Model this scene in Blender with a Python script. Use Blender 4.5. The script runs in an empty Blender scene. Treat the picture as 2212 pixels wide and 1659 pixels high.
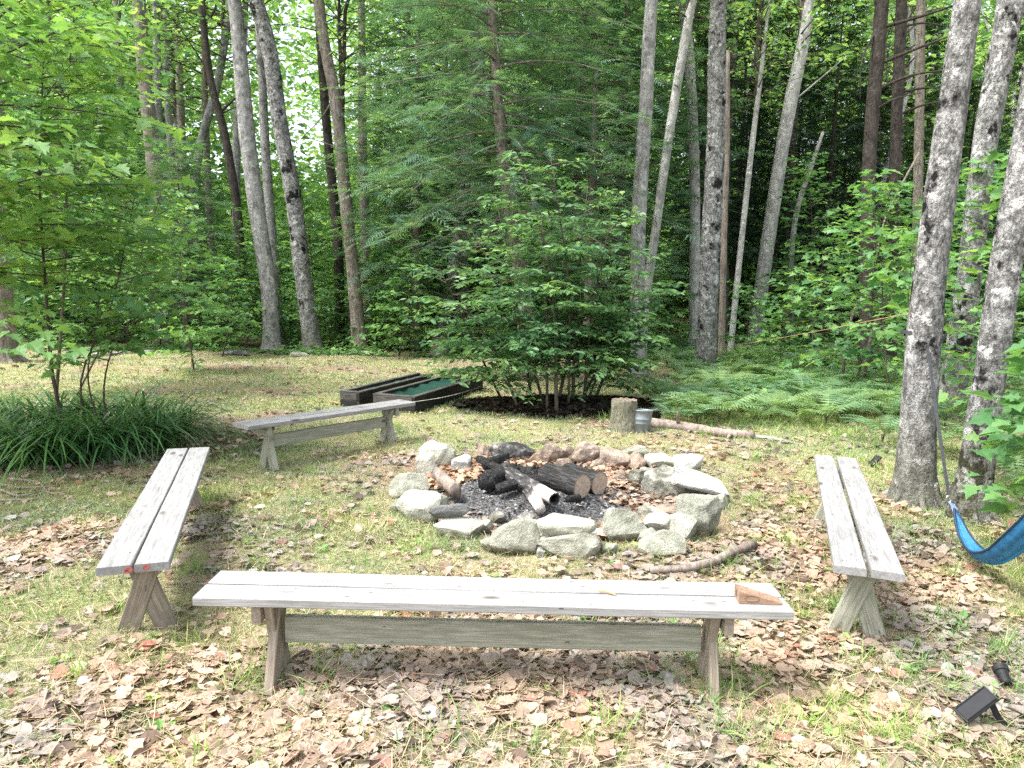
import bpy, bmesh, math
import numpy as np
from mathutils import Matrix, Vector

R = math.radians
rng = np.random.default_rng(11)
scene = bpy.context.scene
COL = scene.collection

# ------------------------------------------------------------------ camera
F = 1600.0                      # focal length in pixels of a 2212 px wide picture
PITCH, ROLL, EYE = R(7.75), R(0.96), 1.713
cam_d = bpy.data.cameras.new('camera')
cam_d.sensor_width = 36.0
cam_d.lens = F / 2212 * 36
cam_d.clip_start = 0.05
cam_d.clip_end = 2000
cam = bpy.data.objects.new('camera', cam_d)
COL.objects.link(cam)
cam.matrix_world = (Matrix.Translation((0, 0, EYE)) @ Matrix.Rotation(math.pi/2 - PITCH, 4, 'X')
                    @ Matrix.Rotation(ROLL, 4, 'Z'))
scene.camera = cam

_c, _s = math.cos(ROLL), math.sin(ROLL)
def ray(px, py):
    x, y = (px-1106)/F, (829.5-py)/F
    x, y = _c*x - _s*y, _s*x + _c*y
    return np.array([x, math.cos(PITCH) + y*math.sin(PITCH), -math.sin(PITCH) + y*math.cos(PITCH)])
def G(px, py, z=0.0):           # point seen at px,py on the level z
    d = ray(px, py); t = (z-EYE)/d[2]
    return np.array([0, 0, EYE]) + d*t
def At(px, py, Y):              # point seen at px,py at distance Y
    d = ray(px, py)
    return np.array([0, 0, EYE]) + d*(Y/d[1])
def mpp(Y): return Y/F          # metres per pixel

# ------------------------------------------------------------------ noise
class VN:
    def __init__(s, seed):
        s.g = np.random.default_rng(seed).random((64, 64))
    def __call__(s, x, y, sc):
        x = np.asarray(x)*sc; y = np.asarray(y)*sc
        xi = np.floor(x).astype(int); yi = np.floor(y).astype(int)
        fx = x-xi; fy = y-yi
        fx = fx*fx*(3-2*fx); fy = fy*fy*(3-2*fy)
        g = s.g
        a = g[xi % 64, yi % 64]; b = g[(xi+1) % 64, yi % 64]
        c = g[xi % 64, (yi+1) % 64]; d = g[(xi+1) % 64, (yi+1) % 64]
        return (a*(1-fx)+b*fx)*(1-fy)+(c*(1-fx)+d*fx)*fy
n1, n2, n3 = VN(1), VN(2), VN(3)
def sstep(a, b, x):
    t = np.clip((np.asarray(x, float)-a)/(b-a), 0, 1); return t*t*(3-2*t)
RING = np.array([0.38, 6.0]); RR = 1.15
def gh(x, y):
    x = np.asarray(x, float); y = np.asarray(y, float)
    h = 0.06*(n1(x, y, .45)-.5) + 0.045*(n2(x, y, 1.7)-.5) + 0.03*(n3(x, y, 5.0)-.5)
    h = h + 0.022*np.clip(y-19, 0, 60) + 0.35*sstep(20, 45, y)*(n2(x, y, .12)-.5)
    return h
def patch(x, y):                # 1 = leaf litter, 0 = grass and moss
    v = .55*n1(x, y, .9)+.3*n2(x, y, 2.3)+.15*n3(x, y, 5.5)
    near = sstep(5.2, 2.6, y)
    left = sstep(-3.2, -4.6, x)*sstep(6.5, 4.5, y)*.1
    far = sstep(6.5, 9, y)
    return np.clip((v-.59+.155*near-.06*far-.08*sstep(.6, 2.4, x)*near+left)*2.8+.5, 0, 1)

# ------------------------------------------------------------------ mesh helpers
class MB:
    def __init__(s): s.V = []; s.Fc = []; s.M = []; s.n = 0
    def add(s, V, Fs, mat=0):
        V = np.asarray(V, np.float32).reshape(-1, 3)
        if not isinstance(Fs, (list, tuple)): Fs = [Fs]
        for f in Fs:
            f = np.asarray(f, np.int32)
            if f.ndim == 1: f = f[None]
            s.Fc.append(f+s.n); s.M.append(np.full(len(f), mat, np.int32))
        s.V.append(V); s.n += len(V)
    def mesh(s, name, mats, smooth=False):
        m = bpy.data.meshes.new(name)
        V = np.concatenate(s.V)
        loops = np.concatenate([f.ravel() for f in s.Fc])
        tot = np.concatenate([np.full(len(f), f.shape[1], np.int32) for f in s.Fc])
        start = np.concatenate([[0], np.cumsum(tot)[:-1]]).astype(np.int32)
        m.vertices.add(len(V)); m.vertices.foreach_set('co', V.ravel())
        m.loops.add(len(loops)); m.loops.foreach_set('vertex_index', loops.astype(np.int32))
        m.polygons.add(len(tot)); m.polygons.foreach_set('loop_start', start)
        for k in (mats if isinstance(mats, (list, tuple)) else [mats]): m.materials.append(k)
        m.polygons.foreach_set('material_index', np.concatenate(s.M))
        m.polygons.foreach_set('use_smooth', np.full(len(tot), smooth))
        m.update(calc_edges=True)
        return m
    def build(s, name, mats, parent=None, loc=None, smooth=False):
        return mobj(name, s.mesh(name, mats, smooth), parent, loc)
def mobj(name, mesh, parent=None, loc=None):
    o = bpy.data.objects.new(name, mesh); COL.objects.link(o)
    if parent: o.parent = parent
    if loc is not None: o.location = tuple(float(v) for v in loc)
    return o
def tag(o, label=None, cat=None, group=None, kind=None):
    if label: o['label'] = label
    if cat: o['category'] = cat
    if group: o['group'] = group
    if kind: o['kind'] = kind
    return o
def thing(name, label, cat, loc=(0, 0, 0), rz=0, group=None):
    o = bpy.data.objects.new(name, None); COL.objects.link(o)
    o.empty_display_size = .2
    o.location = tuple(float(v) for v in loc); o.rotation_euler = (0, 0, rz)
    return tag(o, label, cat, group)

def nrm(v):
    v = np.asarray(v, float); return v/(np.linalg.norm(v, axis=-1, keepdims=True)+1e-9)
def tube(mb, P, rad, seg=8, cap=True, mat=0, wob=0.0, r=rng):
    P = np.asarray(P, float); n = len(P); rad = np.broadcast_to(np.asarray(rad, float), (n,))
    T = np.gradient(P, axis=0); T = nrm(T)
    u = np.cross(T[0], (0, 1, 0.01)); 
    if np.linalg.norm(u) < .1: u = np.cross(T[0], (1, 0, 0))
    u = nrm(u); a = np.arange(seg)/seg*2*math.pi
    rows = []
    for i in range(n):
        u = nrm(u - T[i]*np.dot(u, T[i])); w = np.cross(T[i], u)
        rr = rad[i]*(1+wob*(r.random(seg)-.5)) if wob else rad[i]
        rows.append(P[i]+np.outer(np.cos(a)*rr, u)+np.outer(np.sin(a)*rr, w))
    V = np.concatenate(rows)
    i = np.arange(n-1)[:, None]*seg; j = np.arange(seg)[None]; k = (j+1) % seg
    Q = np.stack([i+j, i+k, i+seg+k, i+seg+j], -1).reshape(-1, 4)
    Fs = [Q]
    if cap: Fs += [np.arange(seg)[::-1], np.arange(seg)+(n-1)*seg]
    mb.add(V, Fs, mat)
def resample(P, n):
    P = np.asarray(P, float); d = np.r_[0, np.cumsum(np.linalg.norm(np.diff(P, axis=0), axis=1))]
    t = np.linspace(0, d[-1], n)
    # smooth: catmull-like via cubic hermite on chord length
    m = np.gradient(P, d, axis=0)
    k = np.clip(np.searchsorted(d, t, side='right')-1, 0, len(d)-2)
    h = (d[k+1]-d[k])[:, None]; u = ((t-d[k])/(d[k+1]-d[k]))[:, None]
    return ((2*u**3-3*u**2+1)*P[k]+(u**3-2*u**2+u)*h*m[k]+(-2*u**3+3*u**2)*P[k+1]+(u**3-u**2)*h*m[k+1])

def scatter(mb, tpl, pos, X, N, sc, mat=0):
    TV, TF = tpl; pos = np.asarray(pos, float); n = len(pos)
    if n == 0: return
    X = nrm(X); N = np.asarray(N, float); N = nrm(N - X*np.sum(X*N, -1, keepdims=True)); Yv = np.cross(N, X)
    M = np.stack([X, Yv, N], -1)                              # n,3,3
    sc = np.broadcast_to(np.asarray(sc, float), (n,)) if np.ndim(sc) < 2 else np.asarray(sc)
    TVs = TV[None]*(sc[:, None, None] if sc.ndim == 1 else sc[:, None, :])
    V = np.einsum('nij,nkj->nki', M, TVs)+pos[:, None]
    Fs = [(np.asarray(f)[None]+(np.arange(n)*len(TV))[:, None, None]).reshape(-1, np.asarray(f).shape[1]) for f in TF]
    mb.add(V.reshape(-1, 3), Fs, mat)

# ------------------------------------------------------------------ leaf shapes
def fan(out, c, fold=.22, droop=.25, cup=0):
    out = np.array(out, float); m = out[1:-1][::-1]*[1, -1]
    o = np.concatenate([out, m]); P = np.concatenate([[c], o])
    z = fold*np.abs(P[:, 1]) - droop*P[:, 0]**2 + cup*(P[:, 0]-.5)**2
    V = np.c_[P, z]; k = len(o)
    T = np.array([[0, 1+i, 1+(i+1) % k] for i in range(k)])[:, ::-1]
    return V, [T]
MAPLE = fan([(0, 0), (-.07, .24), (.10, .26), (.26, .54), (.40, .22), (.60, .33), (.70, .15), (1, 0)], (.32, 0))
V4 = np.array([(0, 0, 0), (.42, .3, .06), (1, 0, -.12), (.42, -.3, .06)])
QUAD = (V4, [np.array([[0, 2, 1], [0, 3, 2]])])
BEECH = (np.array([(0, 0, 0), (.25, .19, .05), (.62, .21, .0), (1, 0, -.15), (.62, -.21, .0), (.25, -.19, .05)]),
         [np.array([[0, 3, 2, 1], [0, 5, 4, 3]])])
def spray(k=9, w=.055, L=.34):
    V = [(0, -.012, 0), (0, .012, 0), (1, 0, -.14)]; T = [(0, 2, 1)]
    for i in range(k):
        s = .06+.9*i/k; l = L*(1-s)+.07
        for sg in (1, -1):
            b = len(V); z = -.14*s*s
            V += [(s, 0, z), (s+w, 0, z), (s+.16+.05*(i % 2), sg*l, z-.05)]
            T.append((b, b+1, b+2))
    return np.array(V, float), [np.array(T)]
SPRAY = spray()
SPRAYF = spray(6, .09, .36)
def frond(k=13, L=.26):
    V = [(0, -.008, 0), (0, .008, 0)]; T = []
    def ax(s): return (s*.92, .55*s-.62*s*s)
    for i in range(k):
        s = .16+.84*i/k; x, z = ax(s); x2, z2 = ax(min(1, s+.05))
        l = L*math.sin(math.pi*min(1, .18+.82*(1-s)))**.8*(1-s*.35)+.02
        if s < .3: l *= (s-.05)/.25
        for sg in (1, -1):
            b = len(V); V += [(x, 0, z), (x2, 0, z2), (x+.1, sg*l, z-.06)]; T.append((b, b+1, b+2))
    for i in range(8):
        s0, s1 = i/8, (i+1)/8; a, c = ax(s0), ax(s1); b = len(V)
        V += [(a[0], -.006, a[1]), (a[0], .006, a[1]), (c[0], 0, c[1])]; T.append((b, b+2, b+1))
    return np.array(V, float), [np.array(T)]
FROND = frond()
def blade(bend=.35, w=.03, n=3):
    V = []; 
    for i in range(n):
        s = i/n; V += [(bend*s*s, -w*(1-.45*s), s*(1-.35*bend*s)), (bend*s*s, w*(1-.45*s), s*(1-.35*bend*s))]
    V.append((bend, 0, 1-.35*bend))
    Q = [(2*i, 2*i+1, 2*i+3, 2*i+2) for i in range(n-1)]
    return np.array(V, float), [np.array(Q), np.array([(2*n-2, 2*n-1, 2*n)])]
BLADES = [blade(.25, .03, 2), blade(.6, .03, 3), blade(.95, .028, 3)]

# ------------------------------------------------------------------ materials
def newmat(name):
    m = bpy.data.materials.new(name); m.use_nodes = True
    nt = m.node_tree; nt.nodes.clear(); out = nt.nodes.new('ShaderNodeOutputMaterial')
    return m, nt, out
class NT:
    def __init__(s, nt): s.nt = nt
    def n(s, t, ins=None, **kw):
        d = s.nt.nodes.new(t)
        for k, v in kw.items(): setattr(d, k, v)
        for k, v in (ins or {}).items():
            if hasattr(v, 'is_output') or isinstance(v, bpy.types.NodeSocket): s.nt.links.new(v, d.inputs[k])
            else: d.inputs[k].default_value = v
        return d
    def noise(s, vec, sc, det=4, rough=.6):
        return s.n('ShaderNodeTexNoise', {'Vector': vec, 'Scale': sc, 'Detail': det, 'Roughness': rough}).outputs['Fac']
    def ramp(s, fac, stops, interp='LINEAR'):
        d = s.n('ShaderNodeValToRGB', {'Fac': fac}); r = d.color_ramp; r.interpolation = interp
        while len(r.elements) < len(stops): r.elements.new(.5)
        for e, (p, c) in zip(r.elements, stops): e.position = p; e.color = (*c, 1) if len(c) == 3 else c
        return d.outputs['Color']
    def rampf(s, fac, a, b):
        return s.n('ShaderNodeMapRange', {'Value': fac, 'From Min': a, 'From Max': b}, interpolation_type='SMOOTHSTEP').outputs['Result']
    def mix(s, f, a, b, bt='MIX'):
        d = s.n('ShaderNodeMix', data_type='RGBA', blend_type=bt)
        for k, v in ((0, f), (6, a), (7, b)):
            if isinstance(v, bpy.types.NodeSocket): s.nt.links.new(v, d.inputs[k])
            else: d.inputs[k].default_value = v if k == 0 else (*v, 1)
        return d.outputs[2]
    def m(s, op, a, b=0.):
        d = s.n('ShaderNodeMath', operation=op)
        for k, v in ((0, a), (1, b)):
            if isinstance(v, bpy.types.NodeSocket): s.nt.links.new(v, d.inputs[k])
            else: d.inputs[k].default_value = v
        return d.outputs[0]
    def mapping(s, vec, sc):
        return s.n('ShaderNodeMapping', {'Vector': vec, 'Scale': sc}).outputs['Vector']
    def pos(s): return s.n('ShaderNodeNewGeometry').outputs['Position']
    def island(s): return s.n('ShaderNodeNewGeometry').outputs['Random Per Island']
    def objc(s): return s.n('ShaderNodeTexCoord').outputs['Object']
    def bsdf(s, out, col, rough=.8, spec=.3, bump=None, bs=.5, bd=.01, metal=0.):
        b = s.n('ShaderNodeBsdfPrincipled')
        for k, v in (('Base Color', col), ('Roughness', rough), ('Specular IOR Level', spec), ('Metallic', metal)):
            if isinstance(v, bpy.types.NodeSocket): s.nt.links.new(v, b.inputs[k])
            elif k == 'Base Color': b.inputs[k].default_value = (*v, 1)
            else: b.inputs[k].default_value = v
        if bump is not None:
            u = s.n('ShaderNodeBump', {'Height': bump, 'Strength': bs, 'Distance': bd})
            s.nt.links.new(u.outputs[0], b.inputs['Normal'])
        if out: s.nt.links.new(b.outputs[0], out.inputs[0])
        return b

def leaf_mat(name, cols, trans=.4, tcol=1.5, rough=.5, spec=.35):
    m, nt, out = newmat(name); g = NT(nt)
    r = g.island()
    k = len(cols); c = g.ramp(r, [(i/(k-1), cols[i]) for i in range(k)])
    nz = g.noise(g.pos(), 1.1, 2)
    c = g.mix(g.rampf(nz, .38, .66), g.mix(1., c, (.72, .82, .85), 'MULTIPLY'), g.mix(1., c, (1.18, 1.12, .95), 'MULTIPLY'))
    b = g.bsdf(None, c, rough, spec)
    t = g.n('ShaderNodeBsdfTranslucent', {'Color': g.mix(1., c, (tcol*1.05, tcol, tcol*.5), 'MULTIPLY')})
    x = g.n('ShaderNodeMixShader', {0: trans}); nt.links.new(b.outputs[0], x.inputs[1]); nt.links.new(t.outputs[0], x.inputs[2])
    nt.links.new(x.outputs[0], out.inputs[0])
    return m
L_MAPLE = leaf_mat('maple leaf', [(0.076, 0.181, 0.066), (0.125, 0.265, 0.093), (0.181, 0.333, 0.122), (0.1, 0.221, 0.083), (0.231, 0.363, 0.132)], .42, 1.6)
L_SUNNY = leaf_mat('sunlit bright maple leaf', [(0.115, 0.224, 0.071), (0.164, 0.31, 0.095), (0.221, 0.37, 0.123), (0.139, 0.267, 0.085), (0.271, 0.396, 0.133)], .45, 1.6)  # brighter copy of the maple leaf, sunlight put into its colours
L_BEECH = leaf_mat('beech leaf', [(0.065, 0.156, 0.075), (0.103, 0.214, 0.099), (0.145, 0.272, 0.124), (0.206, 0.33, 0.178)], .4, 1.5, .42)
L_UNDER = leaf_mat('undergrowth leaf', [(0.068, 0.169, 0.072), (0.113, 0.243, 0.102), (0.162, 0.31, 0.121), (0.225, 0.371, 0.145)], .42, 1.6)
L_HIGH = leaf_mat('canopy leaf', [(0.091, 0.19, 0.092), (0.148, 0.27, 0.119), (0.205, 0.339, 0.145), (0.267, 0.402, 0.172)], .5, 1.9)
L_HEM = leaf_mat('hemlock needles', [(0.066, 0.142, 0.096), (0.096, 0.187, 0.129), (0.13, 0.233, 0.15), (0.164, 0.274, 0.171)], .38, 1.5, .6)
L_SPR = leaf_mat('spruce needles', [(0.02, 0.051, 0.031), (0.034, 0.076, 0.043), (0.051, 0.102, 0.051)], .1, 1.2, .7)
L_FERN = leaf_mat('fern', [(0.129, 0.237, 0.112), (0.185, 0.298, 0.147), (0.241, 0.352, 0.182), (0.158, 0.268, 0.13)], .4, 1.5, .55)
L_LILY = leaf_mat('lily blade', [(0.038, 0.106, 0.033), (0.062, 0.153, 0.048), (0.095, 0.204, 0.067), (0.142, 0.238, 0.085)], .25, 1.4, .38, .5)
L_GRASS = leaf_mat('grass blade', [(0.155, 0.253, 0.094), (0.232, 0.312, 0.137), (0.309, 0.354, 0.188), (0.379, 0.388, 0.239), (0.418, 0.405, 0.282)], .3, 1.3, .6)
L_TUFT = leaf_mat('tuft grass blade', [(.13, .27, .075), (.20, .35, .10), (.27, .39, .13), (.40, .42, .19)], .32, 1.35, .55)
L_DEAD = leaf_mat('dead leaf', [(0.076, 0.05, 0.041), (0.274, 0.2, 0.163), (0.334, 0.255, 0.211), (0.365, 0.285, 0.24), (0.312, 0.229, 0.189), (0.395, 0.322, 0.277), (0.167, 0.115, 0.089), (0.35, 0.263, 0.218), (0.456, 0.4, 0.363), (0.274, 0.111, 0.081)], .15, 1.1, .75, .2)
L_RUST = leaf_mat('rust leaf', [(0.118, 0.059, 0.04), (0.294, 0.188, 0.133), (0.383, 0.259, 0.194), (0.427, 0.314, 0.248), (0.243, 0.141, 0.097), (0.442, 0.345, 0.293)], .12, 1.1, .75, .2)

def bark_mat(name, dark, mid, light, patch=.5, zs=.35, sc=28, bump=.8, lich=None, moss=0.):
    m, nt, out = newmat(name); g = NT(nt); p = g.pos()
    q = g.mapping(p, (1, 1, zs))
    f = g.m('ADD', g.m('MULTIPLY', g.noise(q, sc, 6, .75), .58), g.m('MULTIPLY', g.noise(g.mapping(p, (1, 1, .9)), sc*.28, 5, .7), .42))
    v = g.n('ShaderNodeTexVoronoi', {'Vector': q, 'Scale': sc*1.4}, feature='DISTANCE_TO_EDGE').outputs[0]
    c = g.ramp(f, [(.36, dark), (.48, mid), (.60, light)])
    c = g.mix(g.m('MULTIPLY', g.rampf(v, .08, .0), .08), c, dark)
    big = g.noise(g.mapping(p, (1, 1, .8)), 3.2, 5, .65)
    c = g.mix(g.m('MULTIPLY', g.rampf(big, .545, .62), patch), c, tuple(x*.25 for x in dark))
    if lich: c = g.mix(g.m('MULTIPLY', g.rampf(g.noise(p, 6.5, 5, .7), .56, .64), .8), c, lich)
    if moss:
        z = g.n('ShaderNodeSeparateXYZ', {0: p}).outputs[2]
        c = g.mix(g.m('MULTIPLY', g.m('MULTIPLY', g.rampf(z, .9, .0), moss), g.rampf(f, .35, .6)), c, (.10, .10, .05))
    h = g.m('ADD', g.m('MULTIPLY', f, 1.4), g.m('MULTIPLY', g.rampf(v, 0., .2), .12))
    g.bsdf(out, c, .9, .15, h, bump, .03)
    return m
B_ASPEN = bark_mat('aspen bark', (.025, .024, .023), (.15, .148, .14), (.42, .417, .405), .97, .6, 34, 1., (.58, .578, .56), .7)
B_GREY = bark_mat('grey bark', (.08, .078, .074), (.235, .23, .22), (.39, .383, .37), .45, .4, 24, .7, (.50, .49, .46), .25)
B_BROWN = bark_mat('furrowed brown bark', (.06, .05, .042), (.19, .165, .135), (.33, .29, .25), .25, .14, 34, 1., None, .2)
B_DARK = bark_mat('dark conifer bark', (.018, .015, .013), (.055, .046, .04), (.10, .088, .078), .2, .3, 26, 1.)
B_PALE = bark_mat('pale weathered bark', (.17, .165, .155), (.36, .35, .335), (.50, .49, .475), .3, .35, 18, .5, (.68, .66, .62))
B_TWIG = bark_mat('twig bark', (.03, .025, .02), (.08, .065, .05), (.15, .125, .10), 0, .3, 30, .4)
B_SNAG = bark_mat('bare reddish snag wood', (.12, .095, .08), (.24, .195, .165), (.36, .315, .27), .2, .1, 22, .6)

def wood_mat(name, c0, c1, c2, seed=0., stain=0.):
    m, nt, out = newmat(name); g = NT(nt); p = g.objc()
    inf = g.n('ShaderNodeObjectInfo').outputs['Random']
    off = g.n('ShaderNodeCombineXYZ', {0: g.m('MULTIPLY', inf, 37.), 1: g.m('MULTIPLY', inf, 11.), 2: g.m('MULTIPLY', inf, 23.)}).outputs[0]
    p2 = g.n('ShaderNodeVectorMath', {0: p, 1: off}, operation='ADD').outputs[0]
    w = g.noise(g.mapping(p2, (1.2, 14, 14)), 4., 4, .6)
    fine = g.noise(g.mapping(p2, (2.5, 90, 90)), 3., 5, .7)
    blot = g.noise(p2, 3.5, 4, .6)
    c = g.ramp(w, [(.3, c0), (.5, c1), (.7, c2)])
    c = g.mix(g.m('MULTIPLY', g.rampf(fine, .62, .40), .5), c, tuple(x*.42 for x in c0))
    crack = g.noise(g.mapping(p2, (.9, 60, 60)), 2.2, 2, .5)
    c = g.mix(g.m('MULTIPLY', g.rampf(crack, .70, .76), .7), c, tuple(x*.25 for x in c0))
    kn = g.n('ShaderNodeTexVoronoi', {'Vector': g.mapping(p2, (3.2, 8.5, 8.5)), 'Scale': 1., 'Randomness': 1.}).outputs['Distance']
    c = g.mix(g.m('MULTIPLY', g.rampf(kn, .20, .08), .85), c, (.075, .058, .045))
    nl = g.n('ShaderNodeTexVoronoi', {'Vector': g.mapping(p2, (7., 21, 21)), 'Scale': 1., 'Randomness': 1.}).outputs['Distance']
    c = g.mix(g.m('MULTIPLY', g.rampf(nl, .10, .06), .8), c, (.05, .045, .04))
    c = g.mix(g.m('MULTIPLY', g.rampf(blot, .5, .72), .35+stain), c, tuple(x*.55 for x in c0))
    h = g.m('ADD', fine, g.m('MULTIPLY', w, .6))
    g.bsdf(out, c, .72, .25, h, .35, .004)
    return m
W_TOP = wood_mat('weathered pale plank', (.25, .248, .238), (.335, .332, .322), (.40, .397, .388))
W_SIDE = wood_mat('weathered grey plank', (.215, .212, .205), (.30, .297, .29), (.365, .36, .355))
W_BEAM = wood_mat('greenish weathered timber', (.235, .24, .18), (.33, .33, .26), (.41, .40, .33), 0, .1)
W_LEG = wood_mat('brown weathered timber', (.22, .18, .14), (.32, .27, .21), (.40, .36, .295), 0, .15)
W_DARKBED = wood_mat('black mouldy timber', (.012, .012, .011), (.026, .025, .024), (.05, .048, .045), 0, .2)
W_GREYBED = wood_mat('grey mossy timber', (.05, .048, .043), (.095, .09, .08), (.17, .16, .145), 0, .2)
W_WEDGE = wood_mat('brown hewn wood', (.22, .13, .085), (.34, .22, .15), (.42, .29, .20))

def simple(name, col, rough=.6, spec=.4, sc=20, var=.3, bump=.1, metal=0.):
    m, nt, out = newmat(name); g = NT(nt); p = g.objc()
    f = g.noise(p, sc, 5, .65)
    c = g.mix(g.rampf(f, .3, .7), tuple(x*(1-var) for x in col), tuple(min(1, x*(1+var)) for x in col))
    g.bsdf(out, c, rough, spec, f, bump, .01, metal); return m
def stone_mat(name, a, b, c2, spot=.5):
    m, nt, out = newmat(name); g = NT(nt); p = g.pos()
    f = g.noise(p, 7, 6, .68); f2 = g.noise(p, 70, 4, .7); f3 = g.noise(p, 3.0, 3, .5)
    c = g.ramp(f, [(.32, a), (.52, b), (.70, c2)])
    c = g.mix(g.m('MULTIPLY', g.rampf(f2, .56, .68), spot), c, tuple(x*.35 for x in a))
    c = g.mix(g.m('MULTIPLY', g.rampf(f3, .52, .68), .35), c, tuple(min(1, x*1.25) for x in c2))
    dv = g.n('ShaderNodeVectorMath', {0: g.mapping(p, (1, 1, 0)), 1: (0.34, 5.95, 0)}, operation='DISTANCE').outputs['Value']
    so = g.m('MULTIPLY', g.rampf(g.m('ADD', dv, g.m('MULTIPLY', f, .5)), 1.42, 1.12), g.rampf(g.noise(p, 11, 4), .35, .6))
    c = g.mix(g.m('MULTIPLY', so, .72), c, (.045, .04, .036))
    zz = g.n('ShaderNodeSeparateXYZ', {0: p}).outputs[2]
    c = g.mix(g.m('MULTIPLY', g.rampf(g.m('ADD', zz, g.m('MULTIPLY', f, .12)), .13, .05), .7), c, (.10, .085, .05))
    h = g.m('ADD', f, g.m('MULTIPLY', f2, .35))
    g.bsdf(out, c, .9, .15, h, .9, .04); return m
S = {'grey': stone_mat('grey green lichen stone', (.17, .175, .135), (.29, .295, .235), (.40, .40, .33)),
     'pale': stone_mat('pale stone', (.25, .25, .20), (.38, .38, .31), (.50, .495, .415), .5),
     'white': stone_mat('whitish stone', (.31, .31, .295), (.43, .43, .41), (.53, .53, .51), .4),
     'tan': stone_mat('tan pink stone', (.23, .17, .13), (.35, .27, .21), (.44, .36, .295), .45),
     'dark': stone_mat('dark grey stone', (.085, .085, .085), (.17, .17, .165), (.25, .25, .245), .4),
     'speck': stone_mat('speckled granite', (.16, .165, .13), (.26, .265, .215), (.35, .35, .295), .9),
     'soot': stone_mat('sooty stone', (.02, .02, .02), (.045, .045, .045), (.42, .41, .37), .5)}

def char_mat():
    m, nt, out = newmat('charred wood'); g = NT(nt); p = g.pos()
    v = g.n('ShaderNodeTexVoronoi', {'Vector': p, 'Scale': 42.}, feature='DISTANCE_TO_EDGE').outputs[0]
    f = g.noise(p, 30, 5, .7)
    c = g.ramp(f, [(.35, (.006, .006, .006)), (.55, (.03, .029, .028)), (.70, (.10, .098, .095)), (.8, (.30, .29, .28))])
    h = g.m('ADD', g.rampf(v, 0., .12), f); g.bsdf(out, c, .75, .35, h, 1., .02); return m
CHAR = char_mat()
def halfchar():
    m, nt, out = newmat('scorched bark'); g = NT(nt); p = g.objc()
    q = g.mapping(p, (2, 22, 22)); f = g.noise(q, 3, 5, .7); x = g.n('ShaderNodeSeparateXYZ', {0: p}).outputs[0]
    br = g.ramp(f, [(.3, (.07, .055, .045)), (.5, (.21, .17, .135)), (.7, (.36, .31, .26))])
    c = g.mix(g.rampf(g.m('ADD', x, g.m('MULTIPLY', g.noise(p, 9, 3), .25)), -.02, .14), br, g.mix(g.rampf(f, .4, .7), (.012, .012, .012), (.08, .078, .075)))
    g.bsdf(out, c, .85, .25, f, 1., .02); return m
LOGBARK = halfchar()
def endgrain():
    m, nt, out = newmat('cut log end'); g = NT(nt); p = g.objc()
    q = g.mapping(p, (0, 1, 1))
    d = g.n('ShaderNodeVectorMath', {0: q}, operation='LENGTH').outputs['Value']
    d = g.m('ADD', d, g.m('MULTIPLY', g.noise(q, 14, 3), .012))
    rg = g.m('SINE', g.m('MULTIPLY', d, 620.))
    f = g.noise(q, 38, 5, .7)
    c = g.ramp(f, [(.3, (.30, .22, .16)), (.5, (.44, .35, .27)), (.7, (.54, .46, .38))])
    c = g.mix(g.m('MULTIPLY', g.rampf(rg, .2, 1.), .35), c, (.20, .14, .10))
    c = g.mix(g.rampf(d, .088, .104), c, (.10, .07, .05))
    g.bsdf(out, c, .85, .2, f, .4, .01); return m
ENDG = endgrain()
def birch_end():
    m, nt, out = newmat('burnt pale log'); g = NT(nt); p = g.objc(); f = g.noise(g.mapping(p, (3, 14, 14)), 4, 5, .7)
    x = g.n('ShaderNodeSeparateXYZ', {0: p}).outputs[0]
    pale = g.ramp(f, [(.3, (.30, .25, .22)), (.5, (.58, .53, .49)), (.7, (.72, .68, .64))])
    dk = g.ramp(f, [(.35, (.012, .012, .012)), (.55, (.07, .068, .066)), (.72, (.34, .33, .32))])
    c = g.mix(g.rampf(g.m('ADD', x, g.m('MULTIPLY', g.noise(p, 8, 3), .2)), .22, .36), pale, dk)
    g.bsdf(out, c, .85, .2, f, .8, .02); return m
PALELOG = birch_end()

# ------------------------------------------------------------------ ground
def axis(lo, hi, step, far_lo, far_hi, k=1.25):
    a = list(np.arange(lo, hi+1e-6, step)); s = step; x = hi
    while x < far_hi: s *= k; x += s; a.append(x)
    s = step; x = lo; pre = []
    while x > far_lo: s *= k; x -= s; pre.append(x)
    return np.array(pre[::-1]+a)
gx = axis(-9, 9, .065, -500, 500); gy = axis(.8, 20, .065, -40, 900)
XX, YY = np.meshgrid(gx, gy)
ZZ = gh(XX, YY) + .014*(n3(XX, YY, 9.)-.5)*sstep(30, 18, YY)
ring_d = np.hypot(XX-RING[0], YY-RING[1])
V = np.stack([XX, YY, ZZ], -1).reshape(-1, 3)
nx, ny = len(gx), len(gy)
i = (np.arange(ny-1)[:, None]*nx+np.arange(nx-1)[None]).ravel()
gm = MB(); gm.add(V, np.stack([i, i+1, i+nx+1, i+nx], -1))
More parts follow.
